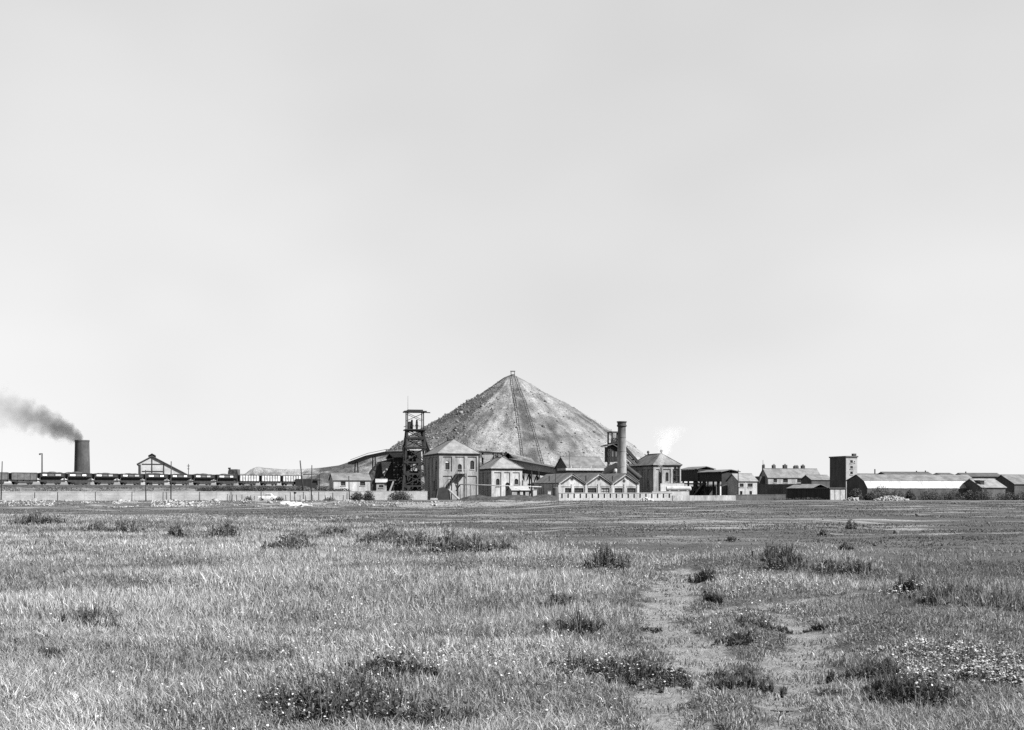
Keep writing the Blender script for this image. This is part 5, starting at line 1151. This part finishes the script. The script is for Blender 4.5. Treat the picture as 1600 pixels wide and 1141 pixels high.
# ------------------------------------------------------------------ weed clumps, each a plant clump of its own
def clump(px, row, wpx, hpx, lab, nl, size, tone, fl=0, flat=.4, stems=40, depth=1.0, name='weed_clump', cat='weeds', ftone=(.25,.5), fs=.016, blade=0):
    d = row2d(row); X = gx(px, d); sc = d/FP; w, h = wpx*sc/2, hpx*sc; z0 = float(hgt(np.array(X), np.array(d)))
    t = thing(name, lab, cat, (X, d, z0))
    ns = max(14, int(nl/(23 if row > 940 else 15))); n = ns*4; a = RNG.uniform(0, 6.28, n); q = 1.4*np.sqrt(RNG.random(n)); dp = w*depth*1.5
    lx, ly = w*q*np.cos(a), dp*q*np.sin(a); fq = 3.2/max(w, .3)
    kp = RNG.random(n) < ss(.30, .64, fbm(lx*fq+px, ly*fq*.8+row, 133, 3)+.36*(.72-q)); lx, ly, q = lx[kp][:ns], ly[kp][:ns], q[kp][:ns]; ns = len(lx)
    sh = h*RNG.beta(2.2, 1.8, ns)*(.85 if row > 940 else 1.15)*np.clip(1.12-.5*q, .3, 1)*(.6+.8*vn(lx*fq*1.5+7, ly*fq+3, 135)); stn = np.exp(RNG.normal(0, .3, ns))
    rep = 11; n = ns*rep; i_ = np.repeat(np.arange(ns), rep); top = sh[i_]; f_ = RNG.beta(1.7, 1.0, n); lz = top*f_
    sp = (.35*size+.16*top)*(1.15-f_); a2 = RNG.uniform(0, 6.28, n); lx = lx[i_]+sp*np.cos(a2); ly = ly[i_]+sp*np.sin(a2); stn = stn[i_]
    zz = hgt(X+lx, d+ly)-z0
    V, lo, sz, tn = leaves(np.stack([lx, ly, lz+zz], -1), size*RNG.uniform(.55, 1.4, n), np.clip(tone*(2.0 if row > 940 else 1.7)*stn*np.exp(RNG.normal(0, .35, n)), .012, .3), flat)
    tag(foliage_obj('foliage', V, lo, sz, tn, ML, t), kind='stuff')
    m = MB()
    for k in range(stems):
        i = RNG.integers(n); m.tube((lx[i]*.85, ly[i]*.85, zz[i]-.03), (lx[i], ly[i], zz[i]+top[i]*1.02), max(.004, d*.00028), max(.003, d*.0002), 3, False)
    tag(m.build('stems', M['bank'], t), kind='stuff')
    if blade:
        i = RNG.integers(0, n, blade); V, lo, sz, tn = blades(np.stack([lx[i], ly[i], zz[i]], -1), top[i]*RNG.uniform(.7, 1.35, blade)+.04, np.full(blade, .005+.0005*d), np.clip(RNG.gamma(2, .16, blade), 0, .9), RNG.uniform(0, 6.28, blade), np.clip(tone*1.8*np.exp(RNG.normal(0, .4, blade)), .015, .3))
        tag(foliage_obj('grass_blades', V, lo, sz, tn, MG, t), kind='stuff')
    if fl:
        i = RNG.integers(0, n, fl); V, lo, sz, tn = flowers(X+lx[i], d+ly[i], top[i]*RNG.uniform(.85, 1.12, fl), fs*RNG.uniform(.6, 1.3, fl), RNG.uniform(*ftone, fl)); V = V-np.array([X, d, z0])
        tag(foliage_obj('flower_heads', V, lo, sz, tn, MG, t), kind='stuff')
    return t
clump(540, 1118, 250, 66, 'wide dark leafy clump at the bottom, left of centre', 6500, .05, .032, 60, stems=120, depth=.55, blade=1600, fs=.009)
clump(610, 1078, 130, 40, 'dark leafy clump just above the wide bottom clump', 2600, .05, .034, 25, stems=60, depth=.55, blade=700, fs=.009)
clump(690, 1135, 110, 60, 'dark leafy clump at the bottom edge right of the wide one', 1700, .05, .036, 25, stems=50, depth=.6, blade=500, fs=.009)
clump(1490, 1040, 200, 46, 'big white-flowering clump near the right edge', 6500, .04, .05, 1500, stems=150, depth=1.0, fs=.012, ftone=(.16,.42))
clump(1575, 1065, 130, 46, 'white-flowering clump cut by the right edge', 4200, .04, .05, 800, stems=90, depth=.9, fs=.012, ftone=(.16,.42))
clump(1440, 1068, 100, 40, 'white-flowering clump at left of the big flowering one', 2600, .04, .045, 300, stems=60, depth=.8, fs=.011)
clump(1435, 1105, 110, 62, 'dark leafy clump below the big flowering clump', 3600, .045, .024, 22, stems=80, depth=.6, blade=500)
clump(1385, 1092, 75, 48, 'dark grassy tussock at left of the lower dark clump', 900, .04, .03, 0, stems=30, depth=.7, blade=1500)
clump(1365, 1052, 110, 34, 'dark low weed patch left of the flowering clumps', 2200, .04, .034, 0, stems=40, depth=.6, blade=900)
clump(985, 1062, 170, 44, 'dark weed patch dotted with white flowers beside the left path', 4600, .045, .03, 230, stems=70, depth=.6, blade=600, fs=.010)
clump(905, 1052, 90, 36, 'smaller dark flowering weed patch left of the dotted one', 1700, .045, .034, 60, stems=40, depth=.6, blade=500, fs=.010)
clump(895, 985, 90, 40, 'dark weed tufts above the small flowering patch', 1700, .05, .036, 18, stems=40, depth=.7, blade=700)
clump(880, 945, 80, 26, 'faint weed tuft in the grass left of the path fork', 1100, .05, .04, 0, stems=30, depth=.7, blade=500)
clump(1180, 978, 90, 22, 'low dark mat of weeds between the two paths', 1700, .045, .026, 0, stems=20, depth=.7, blade=400)
clump(1155, 998, 52, 22, 'small very dark tuft at the left end of the weed mat', 1100, .045, .02, 0, stems=20, depth=.7, blade=250)
clump(1010, 977, 50, 13, 'small flat dark weed tuft on the left path', 700, .045, .024, 0, stems=12, depth=.6, blade=200)
clump(1275, 981, 34, 13, 'tiny dark tuft at the head of the sandy path', 450, .04, .024, 0, stems=10, depth=.6, blade=150)
clump(1328, 976, 36, 11, 'tiny dark tuft right of the sandy path head', 450, .04, .024, 0, stems=10, depth=.6, blade=150)
clump(1380, 980, 50, 14, 'small weed tuft with pale tips right of the sandy path', 600, .04, .03, 25, stems=15, depth=.6, blade=200)
clump(1165, 1075, 110, 26, 'low dark weeds between the paths near the bottom', 1900, .04, .03, 0, stems=30, depth=.7, blade=900)
clump(1150, 1048, 90, 18, 'low weed patch above the bottom weeds between the paths', 1200, .04, .034, 0, stems=20, depth=.7, blade=700)
clump(950, 893, 66, 36, 'bushy dark weed standing at the edge of the flat field', 2200, .06, .038, 0, stems=40, depth=.9, blade=300)
clump(1112, 938, 26, 20, 'dark weeds in the shadowed bank at the path bend', 800, .06, .024, 0, stems=15, depth=.8, blade=150)
clump(1098, 912, 34, 20, 'dark weeds on the bank above the path bend', 800, .06, .028, 0, stems=15, depth=.8, blade=200)
clump(1225, 898, 70, 30, 'dark tall weed bunch on the hummock by the path', 1100, .06, .045, 0, stems=40, depth=1.0, blade=700)
clump(1420, 925, 44, 26, 'dark weed bunch with white flowers right of the hummock', 1100, .065, .034, 60, stems=25, depth=.8, blade=300, fs=.016)
clump(1400, 928, 60, 14, 'pale flowering fringe below the right dark weed bunch', 600, .05, .06, 160, stems=20, depth=.8, fs=.015)
clump(140, 972, 90, 38, 'dark hollow of weeds in the left grass', 1500, .05, .034, 0, stems=40, depth=.6, blade=500)
clump(178, 982, 22, 28, 'narrow dark weed beside the left hollow of weeds', 450, .05, .028, 0, stems=15, depth=.7, blade=150)
clump(80, 1035, 50, 28, 'dark weeds under bleached grass at the lower left', 700, .045, .034, 0, stems=20, depth=.6, blade=300)
clump(665, 1052, 60, 26, 'grey weed tuft in the middle of the grass', 700, .05, .045, 8, stems=20, depth=.6, blade=300)
for px, row, w, h, lab in ((275,838,22,24,'upright dark dock plant in the left middle distance'), (350,836,34,26,'dark dock bunch right of the upright dock plant'), (190,830,46,20,'dark weed bunch in the left middle distance'),
        (55,822,70,20,'dark weed bunch near the left edge of the field'), (455,860,70,24,'dark weed bunch in the middle grass'), (460,838,40,14,'low dark weeds on the far edge of the grass'),
        (520,834,44,12,'flat dark weed tuft on the far grass edge'), (610,846,40,24,'dark tall weeds at the left of the weed hedge'), (655,856,50,26,'dark tall weeds in the weed hedge, left half'),
        (705,862,60,32,'densest tall weeds in the middle of the weed hedge'), (738,864,36,26,'tall weeds at the right end of the weed hedge'), (590,850,60,20,'weeds left of the weed hedge'), (780,862,50,20,'loose weeds right of the weed hedge'),
        (150,828,40,14,'low dark weeds left of the left weed bunch'), (1545,965,120,60,'dark grass stand at the right edge'), (1480,938,90,34,'dark grass stand left of the right-edge stand'), (1320,905,80,24,'dark grass patch right of the hummock'),
        (1330,826,14,16,'lone dark weed on the right flat field'), (1285,836,12,10,'lone small weed on the right flat field'), (1145,848,14,9,'tiny weed tuft in the middle flat field'), (1318,858,22,10,'small dark tuft far right on the flat')):
    g_ = 'grass' in lab and 'grass edge' not in lab and 'middle' not in lab
    clump(px, row, w, h, lab, int(350+w*13), .04+.0011*row2d(row), .05 if not g_ else .06, 0, .2, stems=int(w*1.2), depth=1.1, blade=int(w*(14 if g_ else 9)))

# ------------------------------------------------------------------ bushes by the walls
def bush(px, row0, w, h, d, lab, n=1500, tone=.035, size=.28, zb=0.0):
    X = gx(px, d); sc = d/FP; rw_, rh = w*sc/2, h*sc
    t = thing('bush', lab, 'bush', (X, d, zb), group='bushes along the walls')
    a = RNG.uniform(0, 6.28, n); q = RNG.random(n)**.45; c = RNG.uniform(-.25, 1, n); s_ = np.sqrt(np.clip(1-np.clip(c,0,1)**2, 0, 1))
    v = np.stack([q*s_*np.cos(a), q*s_*np.sin(a)*.8, np.clip(q*c, -.1, 1)], -1)
    k = .75+.5*fbm(v[:,0]*2.5+px, v[:,1]*2.5+v[:,2]*2.1, 141); v *= k[:,None]
    C = v*np.array([rw_, rw_, rh])+np.array([0,0,rh*.12])
    V, lo, sz, tn = leaves(C, size*RNG.uniform(.5, 1.3, n), np.clip(tone*np.exp(RNG.normal(0, .45, n)), .01, .2), .15)
    tag(foliage_obj('crown', V, lo, sz, tn, ML, t), kind='stuff')
    m = MB()
    for k in range(9): e = C[RNG.integers(n)]; m.tube((RNG.normal(0,.1), RNG.normal(0,.1), -.2), e*.9, .05, .02, 4, False)
    tag(m.build('stems', M['timber'], t), kind='stuff')
bush(558, 781, 24, 12, 277, 'left of two round dark bushes before the pale wall')
bush(576, 781, 20, 14, 277, 'right of two round dark bushes before the pale wall')
bush(625, 781, 40, 15, 277, 'wide dark bush before the right end of the pale wall', 2600)
bush(318, 768, 30, 9, 296, 'low bush on the railway bank left of the hedge', 1200, zb=1.6)
for k, (px, w, h, lab) in enumerate(((338,34,11,'leftmost dark bush of the railway bank hedge'), (360,36,12,'second dark bush of the railway bank hedge'), (386,38,12,'third dark bush of the railway bank hedge, above the stakes'),
        (412,40,12,'fourth dark bush of the railway bank hedge, above the white car'), (438,38,11,'fifth dark bush of the railway bank hedge, right of the white car'), (466,40,10,'sixth dark bush of the railway bank hedge, by the leaning pole'), (506,44,9,'last dark bush of the hedge, before the long hut'), (533,36,7,'low dark bush under the long hut window'))):
    bush(px, 768, w, h, 297+k*1.5, lab, 1700, .03, .32, 1.5)
for px, w, h, d, lab in ((1337,26,14,284,'round bush right of the white doors'), (1376,46,17,284,'spiky bush before the left end of the bright roof'), (1398,40,12,282,'dark bush right of the spiky bush'), (1422,22,12,284,'small dark bush before the bright roof'),
        (1452,44,12,282,'wide dark bush before the middle of the bright roof'), (1486,44,12,282,'dark bush right of the wide one before the bright roof'), (1515,30,11,284,'dark bush near the right end of the bright roof'), (1536,40,14,282,'dense dark bush before the small annexe'), (1575,50,10,284,'low bush before the end shed'), (1605,44,12,282,'bush cut by the right edge'), (1360,24,9,280,'low weeds bush behind the rubble heap')):
    bush(px, 778, w*.85, h*1.2, d, lab, 1600, .045, .3)
for px, w, h, d, lab in ((388,14,6,271,'low shrub left of the white car'), (437,16,6,271,'low shrub right of the white car'), (515,20,5,271,'low shrub among the right stakes'), (1215,60,4,281,'low growth at the foot of the coal yard wall'), (1262,60,4,288,'low growth at the foot of the dark timber shed')):
    bush(px, 780, w, h, d, lab, 500, .05, .22)

# ------------------------------------------------------------------ rubble
def rubble(name, label, pts, sizes, m, kind='stuff', cat='rubble'):
    vs, lo, szs = [], [], []; base = np.array([(-1,-1,-1),(1,-1,-1),(1,1,-1),(-1,1,-1),(-1,-1,1),(1,-1,1),(1,1,1),(-1,1,1)], float)*.5
    fc = [(3,2,1,0),(4,5,6,7),(0,1,5,4),(1,2,6,5),(2,3,7,6),(3,0,4,7)]
    for i, (p, s) in enumerate(zip(pts, sizes)):
        q = base*RNG.uniform(.5, 1.2, 3)+RNG.uniform(-.16, .16, (8,3)); a = RNG.uniform(0, 6.28); c_, s_ = math.cos(a), math.sin(a)
        q = q@np.array([[c_,s_,0],[-s_,c_,0],[0,0,1]])@np.array([[1,0,0],[0,.9,.3],[0,-.3,.9]]); vs.append(q*s+np.array(p)); lo += [k+8*i for f in fc for k in f]
    me = bpy.data.meshes.new(name); raw_mesh(me, np.concatenate(vs), np.array(lo), np.full(6*len(pts), 4)); me.materials.append(m)
    o = bpy.data.objects.new(name, me); COL.objects.link(o); return tag(o, label, cat, kind=kind)
heap_stone = mat('heap_stone', 0.05, 0.15, 0.4, fine=.3)
def strip(n, p0, p1, d0, d1, clus):
    px = RNG.uniform(p0, p1, n*3); d = RNG.uniform(d0, d1, n*3); x = gx(px, d)
    k = fbm(x*.09, d*.06, clus) > .44; x, d = x[k][:n], d[k][:n]; return np.stack([x, d, hgt(x, d)+.03], -1)
P = np.concatenate([strip(1500, 85, 215, 226, 246, 151), strip(1000, 235, 345, 226, 246, 153), strip(500, 0, 85, 226, 246, 155), strip(700, 345, 720, 226, 248, 157)])
rubble('rubble_bank', 'bank of pale broken rubble below the long pale wall', P, RNG.gamma(1.6, .085, len(P))+.045, M['stone'])
def mound(px, d, w, h, n):
    q = np.sqrt(RNG.random(n)); a = RNG.uniform(0, 6.28, n); X = gx(px, d)+w*q*np.cos(a); Y = d+w*.7*q*np.sin(a); return np.stack([X, Y, hgt(X, Y)+h*(1-q**1.3)*RNG.random(n)**.4], -1)
for px, d, w, h, n, lab in ((1392,258,3.7,1.15,1000,'pale rubble mound before the long bright shed'), (1331,262,1.5,.7,200,'small pale rubble mound below the white doors'), (1010,248,1.5,.75,160,'small white stone heap before the slotted wall'), (421,238,.6,.6,40,'single pale stone pile below the white car')):
    rubble('rubble_heap', lab, mound(px, d, w, h, n), RNG.gamma(2.0, .075, n)+.05, M['stone' if px != 1010 else 'flag'], kind=None, cat='rubble heap')
ns_ = len(HEAP_STONES)
rubble('heap_boulders', 'loose boulders lying on the slopes of the spoil heap', HEAP_STONES, RNG.gamma(2.0, .11, ns_)+.08, heap_stone)
# a few stones and clods out on the flat, and a stick on the path
n = 260; x, y = scatter(n, 45, 210, -1.0, .44); k = (tall(x, y) < .1); x, y = x[k], y[k]
rubble('scattered_clods', 'dark clods and stones strewn over the flat field', np.stack([x, y, hgt(x, y)+.04], -1), RNG.gamma(2.0, .03, len(x))+.03+.0003*y, M['bank'])
s0 = at(1226, 1110, row2d(1112)); s1 = at(1248, 1114, row2d(1112)); t = thing('stick', 'dark stick lying across the sandy path near the bottom', 'stick', (0,0,0))
zz = float(hgt(np.array(s0.x), np.array(s0.y)))+.02; MB().tube((s0.x,s0.y,zz), (s1.x,s1.y-.06,zz+.01), .012, .007, 6).build('branch', M['timber'], t); MB().tube((s0.x-.12,s0.y+.05,zz), (s0.x,s0.y,zz), .006, .01, 5).build('twig', M['timber'], t)

# ------------------------------------------------------------------ smoke and steam: real volumes
def plume(name, label, loc, axis, length, a, p, r0, rk, rp, dens, fade, col, nscale, thr, sgn=1.0, start=0.0):
    """axis 'x': the plume runs along sgn*x and climbs a*s**p; axis 'z': it runs up z and drifts a*s**p along x"""
    m = MB(); n = 16; prof = []
    for k in range(15):
        s = length*k/14; c = a*s**p; r = (r0+rk*s**rp)*1.15
        prof.append([((sgn*s, r*math.cos(q), c+r*math.sin(q)) if axis == 'x' else (c+r*math.cos(q), r*math.sin(q), s)) for q in [2*math.pi*i/n for i in range(n)]])
    vs = [v for ring in prof for v in ring]; fs = [(k*n+i, k*n+(i+1)%n, (k+1)*n+(i+1)%n, (k+1)*n+i) for k in range(14) for i in range(n)]+[tuple(range(n-1,-1,-1)), tuple(range(14*n, 15*n))]
    if sgn < 0: fs = [f[::-1] for f in fs]
    m.add(vs, fs)
    mt = bpy.data.materials.new(name); mt.use_nodes = True; N = mt.node_tree.nodes; L = mt.node_tree.links; N.clear()
    out = N.new('ShaderNodeOutputMaterial'); v = N.new('ShaderNodeVolumePrincipled'); v.inputs['Color'].default_value = (col,col,col,1); v.inputs['Anisotropy'].default_value = 0.2
    L.new(v.outputs[0], out.inputs['Volume'])
    tc = N.new('ShaderNodeTexCoord'); sp_ = N.new('ShaderNodeSeparateXYZ'); L.new(tc.outputs['Object'], sp_.inputs[0])
    def mt_(op, x_, y_=None, clamp=False):
        q = N.new('ShaderNodeMath'); q.operation = op; q.use_clamp = clamp
        for i, w in enumerate((x_, y_)):
            if w is None: continue
            if isinstance(w, (int, float)): q.inputs[i].default_value = w
            else: L.new(w, q.inputs[i])
        return q.outputs[0]
    s = mt_('MAXIMUM', mt_('MULTIPLY', sp_.outputs['X' if axis == 'x' else 'Z'], sgn), 0.0)
    c = mt_('MULTIPLY', mt_('POWER', s, p), a); o_ = mt_('SUBTRACT', sp_.outputs['Z' if axis == 'x' else 'X'], c)
    r = mt_('SQRT', mt_('ADD', mt_('MULTIPLY', o_, o_), mt_('MULTIPLY', sp_.outputs['Y'], sp_.outputs['Y'])))
    rad = mt_('ADD', mt_('MULTIPLY', mt_('POWER', s, rp), rk), r0)
    core = mt_('SUBTRACT', 1.0, mt_('DIVIDE', r, rad), True)
    nz = N.new('ShaderNodeTexNoise'); nz.inputs['Scale'].default_value = nscale; nz.inputs['Detail'].default_value = 5; nz.inputs['Roughness'].default_value = .6; L.new(tc.outputs['Object'], nz.inputs['Vector'])
    k = mt_('SUBTRACT', mt_('ADD', mt_('MULTIPLY', core, 1.5), mt_('MULTIPLY', nz.outputs[0], 2.6)), thr, True)
    f = mt_('POWER', 2.718, mt_('MULTIPLY', s, -1.0/fade))
    f2 = mt_('SUBTRACT', 1.0, mt_('DIVIDE', s, length), True)
    L.new(mt_('MULTIPLY', mt_('MULTIPLY', mt_('MULTIPLY', k, f), mt_('POWER', f2, 1.0)), dens), v.inputs['Density'])
    o = m.build(name, mt, None, True, loc); tag(o, label, name, kind='stuff'); return o
plume('smoke', 'dark smoke drifting left from the thick sooty chimney', (gx(128.3,345), 345.0, gz(688.5,345)+.1), 'x', 44.0, 0.95, .72, 1.9, 1.05, .55, 1.15, 10.0, .16, .33, 1.68, -1.0)
plume('steam', 'white steam rising past the corner of the right engine house', (gx(1030.5,333), 332.0, gz(738,333)), 'z', 12.5, 0.04, 1.8, .6, .16, 1.45, .3, 40.0, .99, .45, 1.6)
